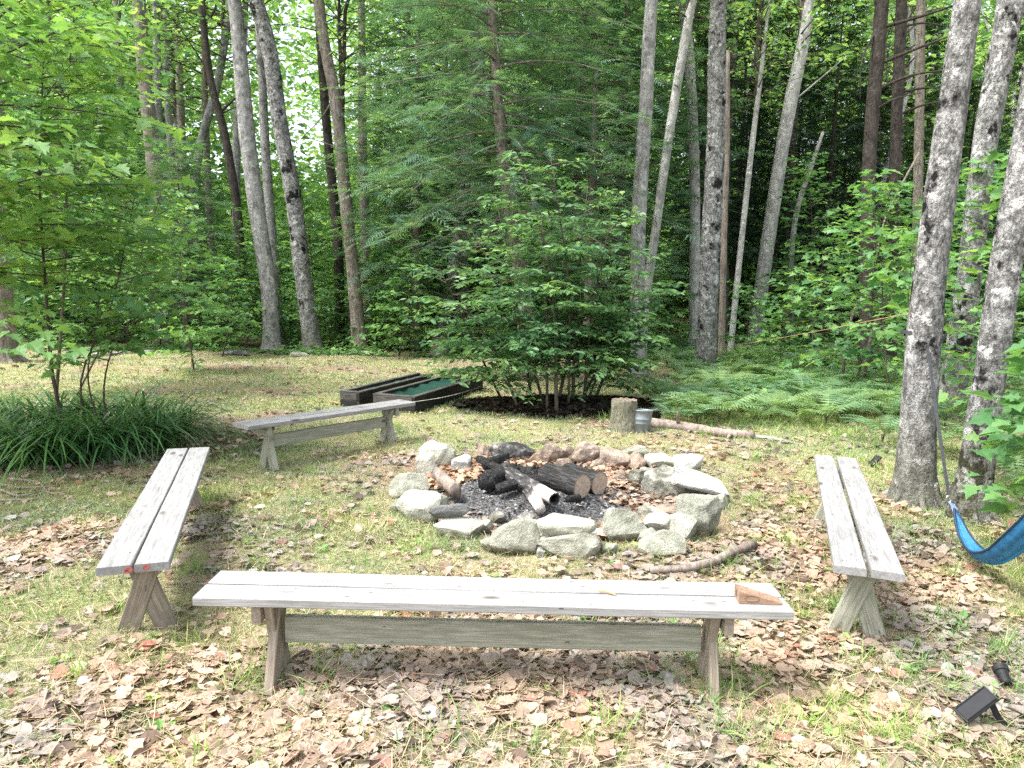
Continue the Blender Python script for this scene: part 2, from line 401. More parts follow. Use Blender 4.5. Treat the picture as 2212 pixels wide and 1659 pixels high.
def ground_mat():
    m, nt, out = newmat('ground'); g = NT(nt); p = g.pos()
    at = g.n('ShaderNodeVertexColor', layer_name='zone').outputs['Color']
    sp = g.n('ShaderNodeSeparateColor', {0: at})
    f = g.noise(p, 9, 6, .7); f2 = g.noise(p, 55, 5, .75); f3 = g.noise(p, 1.3, 4, .6)
    lit = g.ramp(f2, [(.3, (.10, .065, .045)), (.5, (.27, .19, .135)), (.66, (.42, .32, .24))])
    straw = g.ramp(f2, [(.3, (.15, .125, .07)), (.5, (.34, .30, .18)), (.7, (.49, .45, .30))])
    moss = g.ramp(f2, [(.32, (.10, .12, .045)), (.5, (.26, .275, .125)), (.7, (.42, .42, .23))])
    gr = g.mix(g.rampf(g.noise(p, 2.6, 4, .6), .40, .62), straw, moss)
    c = g.mix(sp.outputs[0], gr, lit)
    ash = g.ramp(f2, [(.34, (.012, .012, .012)), (.5, (.07, .07, .07)), (.62, (.22, .22, .22)), (.72, (.45, .45, .44))])
    c = g.mix(sp.outputs[2], c, ash)
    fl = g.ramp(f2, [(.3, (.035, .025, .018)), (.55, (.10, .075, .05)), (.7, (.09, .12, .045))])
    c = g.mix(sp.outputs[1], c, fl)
    h = g.m('ADD', f2, g.m('MULTIPLY', f, .6))
    g.bsdf(out, c, .95, .1, h, .8, .03); return m
pt = patch(XX, YY); pt = np.where(ring_d < RR*1.05, 1, pt)
ash = sstep(.78, .45, np.hypot((XX-.17)/1.15, (YY-5.62)/1.0)+.25*(n3(XX, YY, 6.)-.5))
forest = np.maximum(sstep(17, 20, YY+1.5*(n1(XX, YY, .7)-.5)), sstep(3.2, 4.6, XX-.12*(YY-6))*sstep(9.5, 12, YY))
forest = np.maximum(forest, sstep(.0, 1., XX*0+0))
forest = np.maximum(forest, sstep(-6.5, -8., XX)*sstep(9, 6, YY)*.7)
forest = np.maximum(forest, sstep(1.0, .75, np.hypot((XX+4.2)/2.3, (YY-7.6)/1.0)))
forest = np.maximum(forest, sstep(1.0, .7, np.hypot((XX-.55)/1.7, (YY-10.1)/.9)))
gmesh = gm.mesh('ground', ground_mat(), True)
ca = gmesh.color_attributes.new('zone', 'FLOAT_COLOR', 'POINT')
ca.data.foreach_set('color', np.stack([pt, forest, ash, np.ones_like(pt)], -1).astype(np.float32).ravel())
tag(mobj('ground', gmesh), None, None, None, 'structure')

# ------------------------------------------------------------------ leaf litter
def dead_tpl(kind, r):
    k = 11 if kind == 0 else 14
    if kind == 0:
        a = np.linspace(0, 2*math.pi, k, endpoint=False)
        rad = .5*(1+.10*np.sin(a*2)+.14*(r.random(k)-.5)); rad[0] = .66
        P = np.c_[np.cos(a)*rad, np.sin(a)*rad*.86]
    else:
        P = MAPLE[0][1:, :2]-[.4, 0]; P = P+.05*(r.random(P.shape)-.5); k = len(P)
    P = np.concatenate([[[0, 0]], P*.55, P])
    ph = r.random()*6.28
    u = P[:, 0]*math.cos(ph)+P[:, 1]*math.sin(ph); w = -P[:, 0]*math.sin(ph)+P[:, 1]*math.cos(ph)
    z = (.05+.55*r.random()**2)*u*u-(.35*r.random())*w*w+.07*(r.random(len(P))-.5)
    V = np.c_[P, z]; T = [[0, 1+i, 1+(i+1) % k] for i in range(k)]
    Q = [[1+i, 1+k+i, 1+k+(i+1) % k, 1+(i+1) % k] for i in range(k)]
    return V, [np.array(T), np.array(Q)]
DT = [dead_tpl(0, rng) for _ in range(7)]+[dead_tpl(1, rng) for _ in range(3)]
lit = MB()
def litter(mb, n, ylo, yhi, acc, size, power=1., lift=.012, spread=1.18, tilt=.45):
    t = rng.random(n); y = ylo*(yhi/ylo)**(t**power)
    x = (rng.random(n)*2-1)*(.72*y+.35)*spread
    keep = rng.random(n) < acc(x, y); x, y = x[keep], y[keep]; n = len(x)
    a = rng.random(n)*6.283
    X = np.stack([np.cos(a), np.sin(a), (rng.random(n)-.5)*tilt], -1)
    N = np.stack([rng.normal(size=n)*tilt, rng.normal(size=n)*tilt, np.ones(n)], -1)
    p = np.stack([x, y, gh(x, y)+lift+.02*rng.random(n)], -1)
    sc = size*(.35+1.15*rng.random(n)**1.5); kind = rng.integers(0, len(DT), n)
    for k in range(len(DT)):
        q = kind == k; scatter(mb, DT[k], p[q], X[q], N[q], sc[q])
def a_lit(x, y):
    inr = np.hypot(x-RING[0], y-RING[1]) < 1.5
    return np.where(inr, 0, np.clip(patch(x, y)*1.05+.06, 0, 1)*sstep(21, 16, y)*np.where(y > 9, .55, 1))
litter(lit, 20000, 1.75, 5.2, a_lit, .059, tilt=.36)
litter(lit, 22000, 1.75, 5.5, lambda x, y: np.where(np.hypot(x-RING[0], y-RING[1]) < 1.5, 0, .25+.7*patch(x, y)), .026, tilt=.7)
litter(lit, 15000, 4.6, 11, a_lit, .062)
litter(lit, 9000, 9.5, 19, lambda x, y: a_lit(x, y)*.7+.10, .085)
litter(lit, 9000, 4.5, 17, lambda x, y: np.where(np.hypot(x-RING[0], y-RING[1]) < 1.45, 0, .28+.5*n3(x, y, 1.9)), .05, tilt=.7)
tag(lit.build('leaf_litter', L_DEAD), 'dry tan fallen leaves lying all over the clearing floor', 'fallen leaves', None, 'stuff')
rl = MB()
def ringpts(n, rmax, r0=0):
    a = rng.random(n)*6.283; r = np.sqrt(rng.random(n)*(rmax**2-r0**2)+r0**2)
    return RING[0]+np.cos(a)*r*1.05, RING[1]+np.sin(a)*r
x, y = ringpts(5200, 1.22)
ashd = np.hypot((x-.17)/1.15, (y-5.62)); k = (rng.random(len(x)) < sstep(.5, .8, ashd+.2*(n3(x, y, 6.)-.5))+.02); x, y = x[k], y[k]
n = len(x); a = rng.random(n)*6.283; kind = rng.integers(0, len(DT), n)
for q in range(len(DT)):
    s_ = kind == q; nn = s_.sum()
    scatter(rl, DT[q], np.stack([x, y, gh(x, y)+.01+.035*rng.random(n)], -1)[s_], np.stack([np.cos(a), np.sin(a), .5*(rng.random(n)-.5)], -1)[s_],
            np.stack([rng.normal(size=nn)*.6, rng.normal(size=nn)*.6, np.ones(nn)], -1), .055*(.6+.7*rng.random(nn)))
tag(rl.build('rusty_leaves', L_RUST), 'rust brown dry leaves inside the stone fire ring', 'fallen leaves', None, 'stuff')
# ash and charcoal crumbs
ab = MB(); TET = (np.array([(0, 0, 0), (1, .1, 0), (.4, .8, .1), (.5, .3, .5)], float), [np.array([[0, 2, 1], [0, 1, 3], [1, 2, 3], [2, 0, 3]])])
n = 8000; a = rng.random(n)*6.283; r = .72*rng.random(n)**.6
x = .17+np.cos(a)*r*1.15; y = 5.62+np.sin(a)*r
ashz = lambda x, y: gh(x, y)+.09*sstep(.75, .1, np.hypot((x-.15)/1.1, y-5.8))
scatter(ab, TET, np.stack([x, y, ashz(x, y)-.005], -1), np.stack([np.cos(a*7), np.sin(a*7), .3*(rng.random(n)-.5)], -1),
        np.stack([rng.normal(size=n)*.4, rng.normal(size=n)*.4, np.ones(n)], -1), .008+.030*rng.random(n)**3)
am, ant, aout = newmat('ash crumbs'); ag = NT(ant)
ag.bsdf(aout, ag.ramp(ag.island(), [(0, (.01, .01, .01)), (.3, (.03, .03, .03)), (.5, (.10, .10, .10)), (.75, (.20, .20, .197)), (1, (.36, .355, .35))]), .9, .2)
tag(ab.build('charcoal_and_ash', am), 'black charcoal crumbs and grey ash in the middle of the fire ring', 'ash', None, 'stuff')
mound = MB(); a = np.linspace(0, 6.283, 48, endpoint=False); rings = []
for r in np.linspace(0.02, .85, 18):
    xx = .17+np.cos(a)*r*1.15; yy = 5.62+np.sin(a)*r
    rings.append(np.stack([xx, yy, ashz(xx, yy)+.012*(1-r/.85)-.004+.02*(n3(xx*3, yy*3, 6.)-.5)*(r < .8)], -1))
Vm = np.concatenate(rings); ii = (np.arange(17)[:, None]*48+np.arange(48)[None]); jj = (np.arange(17)[:, None]*48+(np.arange(48)[None]+1) % 48)
mound.add(Vm, [np.stack([ii, ii+48, jj+48, jj], -1).reshape(-1, 4)[:, ::-1], np.arange(48)])
def ash_mat():
    m, nt, out = newmat('ash bed'); g = NT(nt); p = g.pos(); f = g.noise(p, 42, 6, .75)
    g.bsdf(out, g.ramp(f, [(.34, (.012, .012, .012)), (.46, (.06, .06, .06)), (.56, (.16, .16, .158)), (.7, (.32, .315, .31))]), .95, .1, f, 1., .03); return m
tag(mound.build('ash_bed', ash_mat(), smooth=True), 'low mound of grey and black ash under the burnt logs', 'ash bed', None, 'stuff')

# ------------------------------------------------------------------ grass
gb = MB(); gt = MB()
def grass(mb, x, y, h, wscale=1.):
    n = len(x); a = rng.random(n)*6.283; kind = rng.integers(0, 3, n)
    X = np.stack([np.cos(a), np.sin(a), np.zeros(n)], -1)
    N = np.stack([rng.normal(size=n)*.35, rng.normal(size=n)*.35, np.ones(n)], -1)
    p = np.stack([x, y, gh(x, y)-.004], -1)
    for k in range(3):
        q = kind == k
        if not q.any(): continue
        Nn = nrm(N[q]); Xn = X[q]; Xn = nrm(Xn-Nn*np.sum(Xn*Nn, -1, keepdims=True))
        sc = np.stack([h[q], h[q]*wscale, h[q]], -1)
        scatter(mb, BLADES[k], p[q], Xn, Nn, sc)
def field(mb, n, ylo, yhi, h, acc, wscale, spread=1.15, power=1.):
    t = rng.random(n); y = ylo*(yhi/ylo)**(t**power); x = (rng.random(n)*2-1)*(.72*y+.35)*spread
    k = (rng.random(n) < acc(x, y)) & (np.hypot(x-RING[0], y-RING[1]) > 1.28); x, y = x[k], y[k]
    grass(mb, x, y, h*(.5+rng.random(len(x))), wscale)
g_acc = lambda x, y: np.clip(1.05-patch(x, y), 0.04, 1)*sstep(20.5, 17, y+2*(n1(x, y, .6)-.5))
field(gb, 80000, 1.8, 6, .045, lambda x, y: np.clip(g_acc(x, y)+.12, 0, 1), 1.1)
field(gb, 150000, 4.6, 11, .045, g_acc, 1.9)
field(gb, 110000, 9.5, 19, .05, lambda x, y: g_acc(x, y)*.8+.15, 3.2)
field(gb, 16000, 1.8, 4.5, .05, lambda x, y: 0*x+.8, .8)         # dry thatch
tag(gb.build('grass', L_GRASS), 'short yellow green grass and moss carpet over the clearing', 'grass', None, 'stuff')
nt_ = 900; t = rng.random(nt_); cy = 1.85*(10/1.85)**t; cx = (rng.random(nt_)*2-1)*(.72*cy+.35)*1.1
w = .25+.75*sstep(.2, 1.6, cx)+.3*sstep(-1.5, -.5, cx)*sstep(3.3, 2.6, cy); w = w*(1-.5*sstep(5, 8, cy)); k = (rng.random(nt_) < w) & (np.hypot(cx-RING[0], cy-RING[1]) > 1.35)
cx, cy = cx[k], cy[k]
extra = [G(a_+rng.normal()*16, b_+rng.normal()*8) for a_, b_ in [(565, 1475), (600, 1420), (1540, 1505), (1500, 1450), (255, 1325), (330, 1315), (1810, 1330), (1880, 1325), (575, 985), (850, 932), (430, 1080)] for _ in range(5)]+[G(620, 1420), G(560, 1400), G(420, 1330), G(300, 1340), G(1560, 1490), G(1530, 1520), G(1850, 1330), G(1890, 1340), G(1000, 1190), G(905, 1190),
         G(1275, 1195), G(1550, 1150), G(1560, 1100), G(1330, 1200), G(860, 1130), G(450, 1090), G(2090, 1600), G(2200, 1580), G(2150, 1640), G(1940, 1150), G(1900, 1090), G(2020, 1150)]
cx = np.r_[cx, [e[0] for e in extra]]; cy = np.r_[cy, [e[1] for e in extra]]
for a_, b_ in zip(cx, cy):
    m_ = int(rng.integers(16, 46)); sp = .025+.05*rng.random()
    hh = (.05+.10*rng.random()**1.5)
    grass(gt, a_+rng.normal(size=m_)*sp, b_+rng.normal(size=m_)*sp, hh*(.5+.8*rng.random(m_)), .6)
def gpatch(x, y): return np.where(np.hypot(x-RING[0], y-RING[1]) < 1.35, 0, sstep(.55, .72, n2(x, y, 1.3)*.6+n1(x, y, 2.9)*.4)*(1-.6*patch(x, y)))
field(gt, 90000, 2.2, 11, .045, gpatch, 1.2)
# taller grass at the edge of the ferns and round the trees
for (px, py, m_) in [(1480, 905, 900), (1620, 915, 900), (1760, 925, 900), (1860, 950, 700), (1930, 1010, 350), (2010, 1060, 300), (400, 985, 300), (1420, 890, 300)]:
    c = G(px, py); grass(gt, c[0]+rng.normal(size=m_)*.55, c[1]+rng.normal(size=m_)*.4, .09*(.5+rng.random(m_)), 1.)
tag(gt.build('grass_tufts', L_TUFT), 'loose green grass tufts growing through the fallen leaves', 'grass', None, 'stuff')
# small broad-leaved weeds
wd = MB()
for q in range(230):
    yy = 1.9*(8/1.9)**rng.random(); xx = (rng.random()*2-1)*(.72*yy+.3)
    if math.hypot(xx-RING[0], yy-RING[1]) < 1.4: continue
    if xx < .3 and rng.random() < .6: continue
    m_ = int(rng.integers(3, 8)); a = rng.random(m_)*6.283
    X = np.stack([np.cos(a), np.sin(a), .25+.5*rng.random(m_)], -1)
    p = np.tile([xx, yy, float(gh(xx, yy))+.012], (m_, 1))+rng.normal(size=(m_, 3))*[.015, .015, .004]
    scatter(wd, BEECH, p, X, np.tile([0, 0, 1.], (m_, 1))+rng.normal(size=(m_, 3))*.2, np.stack([.03+.035*rng.random(m_)]*1, -1).repeat(3, 1)*[1, 1.3, 1])
tag(wd.build('weeds', L_TUFT), 'small broad leaved green weeds among the fallen leaves', 'weeds', None, 'stuff')
# dry pine needles / straw and bits of twig
sb = MB(); n = 15000; y = 1.8*(7/1.8)**rng.random(n); x = (rng.random(n)*2-1)*(.72*y+.3); k = np.hypot(x-RING[0], y-RING[1]) > 1.3; x, y = x[k], y[k]; n = len(x); a = rng.random(n)*6.283
STR = (np.array([(-.5, -.009, 0), (-.5, .009, 0), (.5, .007, .05), (.5, -.007, .05)]), [np.array([[0, 3, 2, 1]])])
scatter(sb, STR, np.stack([x, y, gh(x, y)+.02+.02*rng.random(n)], -1), np.stack([np.cos(a), np.sin(a), .3*(rng.random(n)-.5)], -1), np.tile([0, 0, 1.], (n, 1)), .05+.11*rng.random(n)**2)
stm, snt, sout = newmat('dry straw'); sg_ = NT(snt); sg_.bsdf(sout, sg_.ramp(sg_.island(), [(0, (.16, .10, .06)), (.5, (.42, .30, .18)), (1, (.55, .45, .30))]), .8, .2)
tag(sb.build('dry_straw', stm), 'dry straw stalks and needles strewn over the leaf litter', 'straw', None, 'stuff')

# ------------------------------------------------------------------ benches
def board(L, W, T, ch=.004, nseg=10, r=rng, warp=.002):
    mb = MB(); xs = np.linspace(-L/2, L/2, nseg+1)
    w, t = W/2, T/2
    prof = np.array([(-w+ch, -t), (w-ch, -t), (w, -t+ch), (w, t-ch), (w-ch, t), (-w+ch, t), (-w, t-ch), (-w, -t+ch)])
    dz = np.cumsum(r.normal(size=nseg+1))*warp*.5; dz -= np.linspace(dz[0], dz[-1], nseg+1); dy = np.cumsum(r.normal(size=nseg+1))*warp*.4; dy -= np.linspace(dy[0], dy[-1], nseg+1)
    V = np.concatenate([np.c_[np.full(8, x), prof[:, 0]+dy[i], prof[:, 1]+dz[i]] for i, x in enumerate(xs)])
    i = np.arange(nseg)[:, None]*8; j = np.arange(8)[None]; k = (j+1) % 8
    Q = np.stack([i+j, i+8+j, i+8+k, i+k], -1).reshape(-1, 4)[:, ::-1]
    mb.add(V, [Q, np.arange(8)[::-1], np.arange(8)+nseg*8]); return mb
def bobj(name, L, W, T, mat, parent, M, label=None, **kw):
    o = board(L, W, T, **kw).build(name, mat, parent); o.matrix_local = M
    if label: o['label'] = label
    return o
def axes(xd, zd, p):
    x = Vector(xd).normalized(); z = Vector(zd); z = (z-x*z.dot(x)).normalized(); y = z.cross(x)
    return Matrix(((x.x, y.x, z.x, p[0]), (x.y, y.y, z.y, p[1]), (x.z, y.z, z.z, p[2]), (0, 0, 0, 1)))
BH = .43
def bench(label, c, ang, L, W, top, gap=.006, inset=.29, legmat=W_LEG, tilt=0., skew=0., stretcher=True):
    t = thing('plank_bench', label, 'bench', (c[0], c[1], 0), ang, 'plank benches round the fire ring')
    bw = (W-gap)/2; T = .038
    for s in (-1, 1):
        bobj('seat_plank', L, bw, T, top, t, axes((1, 0, 0), (0, s*tilt, 1), (s*skew, s*(bw+gap)/2, BH-T/2)))
    e = L/2-inset; h = BH-T
    for s in (-1, 1):
        # half-lapped crossed legs
        bx, tx = .095, .05
        for q in (-1, 1):
            p0 = Vector((s*e+q*.003, -q*bx, -.03)); p1 = Vector((s*e+q*.003, q*tx, h-.001)); d = p1-p0
            bobj('leg', d.length, .098, .039, legmat, t, axes(d, (1, 0, 0), (p0+p1)/2), nseg=3)
        bobj('cleat', W*.80, .085, .038, legmat, t, axes((0, 1, 0), (1, 0, 0), (s*(e+.044), 0, h-.0435)), nseg=3)
    if stretcher: bobj('stretcher', 2*e-.085, .114, .038, W_BEAM, t, axes((1, 0, 0), (0, 1, 0), (0, .0, .238)))
    return t
def bench_from(label, c4, top, **kw):      # corners seen at the seat level: near-left, near-right, far-right, far-left
    P = np.array([G(*p, BH)[:2] for p in c4]); return P
P = bench_from('', [(415, 1295), (1712, 1318), (1668, 1262), (478, 1228)], None); c = P.mean(0)
d = (P[1]+P[2]-P[0]-P[3])/2
front = bench('long pale two plank bench nearest the viewer, a wooden wedge lying on it', c, math.atan2(d[1], d[0]), np.linalg.norm(d)+.0, .288, W_TOP, gap=.017)
FB = (c, math.atan2(d[1], d[0]), np.linalg.norm(d))
P = bench_from('', [(210, 1222.7), (362, 1217.7), (452, 968), (363, 967)], None); c = P.mean(0); d = (P[2]+P[3]-P[0]-P[1])/2
LB = (c, math.atan2(d[1], d[0]), np.linalg.norm(d))
left = bench('grey plank bench with red paint spots on its end, near the lily clumps', c, LB[1], LB[2], .30, W_SIDE, gap=.012)
P = bench_from('', [(1804.6, 1217.7), (1954.6, 1244), (1848, 989.7), (1761, 981)], None); c = P.mean(0); d = (P[2]+P[3]-P[0]-P[1])/2
bench('grey plank bench with an open gap between its planks, beside the hammock', c, math.atan2(d[1], d[0]), np.linalg.norm(d), .298, W_SIDE, gap=.020, tilt=.02, legmat=W_BEAM)
P = bench_from('', [(545.6, 919.5), (886.7, 868.7), (864.6, 863.5), (504, 911.7)], None); c = P.mean(0); d = (P[1]+P[2]-P[0]-P[3])/2
bench('plank bench standing in front of the dark raised beds', c, math.atan2(d[1], d[0]), np.linalg.norm(d)+.05, .27, W_SIDE, inset=.27, legmat=W_BEAM)
RED = simple('faded red paint', (.38, .085, .07), .7, .3, 40, .35)
def bad_blot(w, h):
    mb = MB(); k = 12; a = np.linspace(0, 6.283, k, endpoint=False); rr = .5*(1+.5*(rng.random(k)-.5))
    P = np.c_[np.zeros(k), np.cos(a)*rr*w, np.sin(a)*rr*h]; mb.add(np.r_[P, P+[.0018, 0, 0]], [np.arange(k)[::-1], np.arange(k)+k, np.stack([np.arange(k), (np.arange(k)+1) % k, (np.arange(k)+1) % k+k, np.arange(k)+k], -1)])
    return mb
for yy, zz, w_, h_ in ((.016, BH-.022, .034, .022), (-.055, BH-.016, .030, .02), (.026, BH-.028, .02, .016)):
    o = bad_blot(w_, h_).build('paint_mark', RED, left); o.location = (-LB[2]/2-.0015, yy, zz)

# wooden wedge and twig lying on the front bench
def on_bench(px, py, z=BH): return G(px, py, z)
wa = on_bench(1596, 1304); wb = on_bench(1690, 1308); dv = wb-wa; wl = np.linalg.norm(dv)
t = thing('wooden_wedge', 'brown wooden wedge with a dark oval hole, on the pale bench', 'wedge', ((wa+wb)/2)[:2].tolist()+[BH], math.atan2(dv[1], dv[0]))
mb = MB(); h0, h1, dp = .052, .008, .082
kx = np.linspace(-wl/2, wl/2, 9); Vw = []
for q in kx:
    u = (q+wl/2)/wl; hh = h0+(h1-h0)*u**1.0; dd = dp*(1-.25*u)
    Vw += [(q, 0, .001), (q, dd, .001), (q, dd, hh), (q, 0, hh)]
ii = np.arange(8)[:, None]*4; jj = np.arange(4)[None]; kk = (jj+1) % 4
mb.add(Vw, [np.stack([ii+jj, ii+4+jj, ii+4+kk, ii+kk], -1).reshape(-1, 4)[:, ::-1], np.arange(4)[::-1], np.arange(4)+32])
o = mb.build('body', W_WEDGE, t)
mb = MB(); k = 18; a = np.linspace(0, 6.283, k, endpoint=False); e = np.c_[-wl*.20+np.cos(a)*wl*.17, np.full(k, -.0015), .022+np.sin(a)*.0125]
e2 = np.c_[-wl*.20+np.cos(a)*wl*.15, np.full(k, .006), .022+np.sin(a)*.010]
mb.add(np.r_[e, e2], [np.stack([np.arange(k), (np.arange(k)+1) % k, (np.arange(k)+1) % k+k, np.arange(k)+k], -1), np.arange(k)+k])
e3 = e*[1, 0, 1]+[0, .0006, 0]
mb.build('hole', simple('black recess', (.012, .013, .012), .6, .4, 60, .5), t)
mb = MB(); a0, a1 = on_bench(1293, 1279), on_bench(1330, 1287)
tube(mb, resample([a0+[0, 0, .006], (a0+a1)/2+[.0, .004, .008], a1+[0, 0, .006]], 6), [.004, .005, .005, .005, .004, .002], 6)
tag(mb.build('twig', simple('orange twig', (.42, .27, .12), .7)), 'short orange brown twig lying on the pale front bench', 'twig')

# ------------------------------------------------------------------ stones
bm = bmesh.new(); bmesh.ops.create_icosphere(bm, subdivisions=4, radius=1); bm.verts.ensure_lookup_table()
IV = np.array([v.co[:] for v in bm.verts]); IF = np.array([[v.index for v in f.verts] for f in bm.faces]); bm.free()
def rock(dim, seed, facets=11, cut=(.55, .92), rough=.03, flat=None):
    r = np.random.default_rng(seed); V = IV.copy()
    D = nrm(r.normal(size=(facets, 3))); H = r.uniform(*cut, facets)
    if flat is not None: D = np.r_[D, [flat]]; H = np.r_[H, .42]
    D = np.r_[D, [[0, 0, -1]]]; H = np.r_[H, .6]
    for d, h in zip(nrm(D), H):
        e = np.maximum(V@d-h, 0); V = V-np.outer(e*.93, d)
    for f in (2.3, 5.1, 11.):
        w = r.normal(size=(3, 3))*f; ph = r.random(3)*6
        V = V*(1+(rough*2.2/f**.75*np.sin(V@w.T+ph).sum(1))[:, None])
    lo, hi = V.min(0), V.max(0); V = (V-(lo+hi)/2)/(hi-lo)*np.asarray(dim)
    mb = MB(); mb.add(V, IF); return mb
SCL = 1.10
STONES = [
 # cx, cy, w, h (picture px), depth factor, base z, material, yaw, label
 (941, 989, 78, 52, .8, 0, 'pale', 0, 'large rounded light grey stone at the back left of the ring'),
 (919, 1011, 40, 56, .8, 0, 'pale', .3, 'blocky cream stone in front of the rounded light grey one'),
 (884, 1053, 78, 66, .7, 0, 'grey', .5, 'long grey green stone with a sooty tip, at the left of the ring'),
 (996, 1008, 38, 32, .9, 0, 'white', 0, 'flat light grey slab beside the rounded back left stone'),
 (910, 1096, 96, 72, .8, 0, 'pale', -.3, 'broad pale stone carrying the end of a dark long stone'),
 (972, 1104, 84, 34, .35, .10, 'dark', .35, 'long dark grey stone lying across two pale ones'),
 (990, 1141, 98, 48, .7, 0, 'pale', 0, 'low pale stone with a whitish top under the long dark one'),
 (1115, 1155, 110, 78, .6, 0, 'grey', .2, 'big diamond shaped grey green stone at the front'),
 (1075, 1118, 38, 30, .9, 0, 'pale', 0, 'small pale stone behind the diamond shaped one'),
 (1140, 1117, 44, 22, .9, 0, 'white', 0, 'small whitish stone next to the ash behind the diamond shaped one'),
 (1224, 1134, 118, 56, .7, .10, 'pale', -.15, 'flat topped cream slab resting on a grey boulder'),
 (1228, 1177, 124, 62, .6, 0, 'grey', 0, 'wide grey boulder beneath the flat cream slab'),
 (1107, 985, 92, 40, .6, .0, 'soot', 0, 'stone with a pale top and sooty black face behind the burnt logs'),
 (1179, 991, 74, 44, .7, 0, 'tan', .2, 'rounded tan stone at the back of the ring'),
 (1220, 1012, 44, 28, .8, 0, 'tan', .8, 'small pointed tan stone leaning inward below the back row'),
 (1224, 985, 32, 28, .9, .03, 'tan', 0, 'small tan stone between two larger back stones'),
 (1261, 988, 58, 44, .8, .03, 'tan', .6, 'brown stone with a dark mossy front in the back row'),
 (1322, 997, 74, 42, .7, 0, 'tan', 0, 'pinkish oblong stone in the back row'),
 (1372, 980, 52, 24, .8, .0, 'grey', 0, 'low grey stone behind the pinkish ones'),
 (1375, 1001, 38, 34, .9, 0, 'tan', .4, 'upright pinkish stone right of the oblong one'),
 (1421, 1002, 62, 28, .7, 0, 'pale', -.2, 'smooth pale flat stone at the back right'),
 (1439, 1044, 100, 76, .8, 0, 'pale', .2, 'biggest pale stone with cracked face at the right side'),
 (1484, 1005, 64, 30, .8, .0, 'white', 0, 'white stone peeking over the biggest pale one'),
 (1514, 1040, 112, 36, .55, .13, 'white', -.35, 'sloping whitish slab lying on a dark block'),
 (1522, 1064, 92, 36, .55, 0, 'dark', -.2, 'dark block under the sloping whitish slab'),
 (1512, 1116, 94, 94, .8, 0, 'speck', 0, 'big round speckled granite boulder at the right'),
 (1377, 1036, 42, 48, .8, 0, 'grey', .3, 'grey stone with a shaded inner face, right of the sawn logs'),
 (1344, 1034, 34, 42, .8, 0, 'tan', -.2, 'upright tan stone right of the sawn logs'),
 (1350, 1132, 96, 80, .75, 0, 'grey', .3, 'big mottled grey stone at the front, right of the cream slab'),
 (1421, 1130, 60, 48, .8, .05, 'pale', -.5, 'pale angular stone wedged behind the front right stones'),
 (1444, 1103, 76, 28, .7, .06, 'tan', 0, 'flat tan stone lying on top at the right front'),
 (1473, 1142, 68, 64, .7, 0, 'pale', .5, 'upright cream block beside the speckled boulder'),
 (1428, 1173, 96, 66, .75, 0, 'grey', -.4, 'rounded ridged stone lowest at the right front'),
 (1290, 1155, 26, 28, .9, 0, 'white', 0, 'small light stone squeezed between two front boulders'),
 (1318, 1184, 42, 26, .8, 0, 'grey', 0, 'small mossy stone at the foot of the mottled one'),
 (1486, 1188, 28, 15, .9, 0, 'pale', 0, 'pebble lying in front of the cream block'),
 (1168, 1190, 17, 16, .9, 0, 'white', 0, 'white round pebble before the wide grey boulder'),
 (1056, 1174, 34, 28, .8, 0, 'grey', 0, 'small grey stone left of the diamond shaped one'),
 (958, 1046, 30, 22, .9, 0, 'tan', .2, 'little brown stone inside the ring by the cream block'),
 (866, 1090, 44, 34, .9, 0, 'grey', .4, 'small grey stone outside the long sooty tipped one'),
 (1040, 1136, 46, 34, .8, 0, 'pale', .3, 'small cream stone left of the diamond shaped one, half behind it'),
 (1056, 982, 44, 30, .8, 0, 'tan', 0, 'brownish stone behind the black log end in the back row'),
 (1290, 1008, 44, 26, .8, 0, 'tan', .3, 'low reddish stone in front of the back row by the sawn logs'),
 (1398, 1020, 40, 26, .8, 0, 'grey', .1, 'small grey stone under the smooth flat one'),
 (1556, 1082, 36, 40, .9, 0, 'grey', .2, 'small grey stone outside the dark block'),
 (1400, 1158, 40, 36, .9, 0, 'grey', .5, 'grey stone filling the gap beneath the mottled one'),
 (1296, 1132, 30, 22, .9, 0, 'tan', .5, 'small brown stone behind the gap of the front row'),
 (1180, 1170, 44, 40, .9, 0, 'grey', .1, 'grey stone squeezed between the diamond shaped one and the wide boulder'),
 (1402, 1106, 44, 30, .9, .03, 'pale', .2, 'small cream stone left of the flat tan one'),
 (1488, 1078, 40, 26, .9, .0, 'tan', .2, 'small brown stone inside the ring below the dark block'),
]
for i, (cx, cy, w, h, df, zb, mt, yaw, lb) in enumerate(STONES):
    if not lb: continue
    b = G(cx, cy+h*.45, zb); Y = b[1]; W = w*Y/F*1.03; D = W*df
    Yc = Y+D*.42; W = w*Yc/F*1.16; ang = math.atan2(EYE-zb, Yc)
    H = max((h*Yc/F*1.12-.62*D*math.sin(ang))/math.cos(ang), W*.26)
    c = At(cx, cy, Yc)
    if cy < 1015: H *= 1.25; c[2] += .03
    if zb == 0:                                      # reach down into the soil
        top = c[2]+H/2; c[2] = min(c[2], top/2); H = 2*(top-c[2])
        if c[2]-H/2 > -.02: H2 = top+.03; c[2] = top-H2/2; H = H2
    r_ = np.random.default_rng(i+40)
    o = rock((W, D, H), 100+i, 12, (.5, .9), .028, (0, -.3, 1) if mt in ('pale', 'white') else None).build('fire_ring_stone', S[mt])
    o.location = c; o.rotation_euler = (r_.normal()*.06, r_.normal()*.08, yaw*.5)
    if w > 90 and df < .5: o.rotation_euler = (0, -.16, yaw)
    tag(o, lb, 'stone', 'stones of the fire ring')
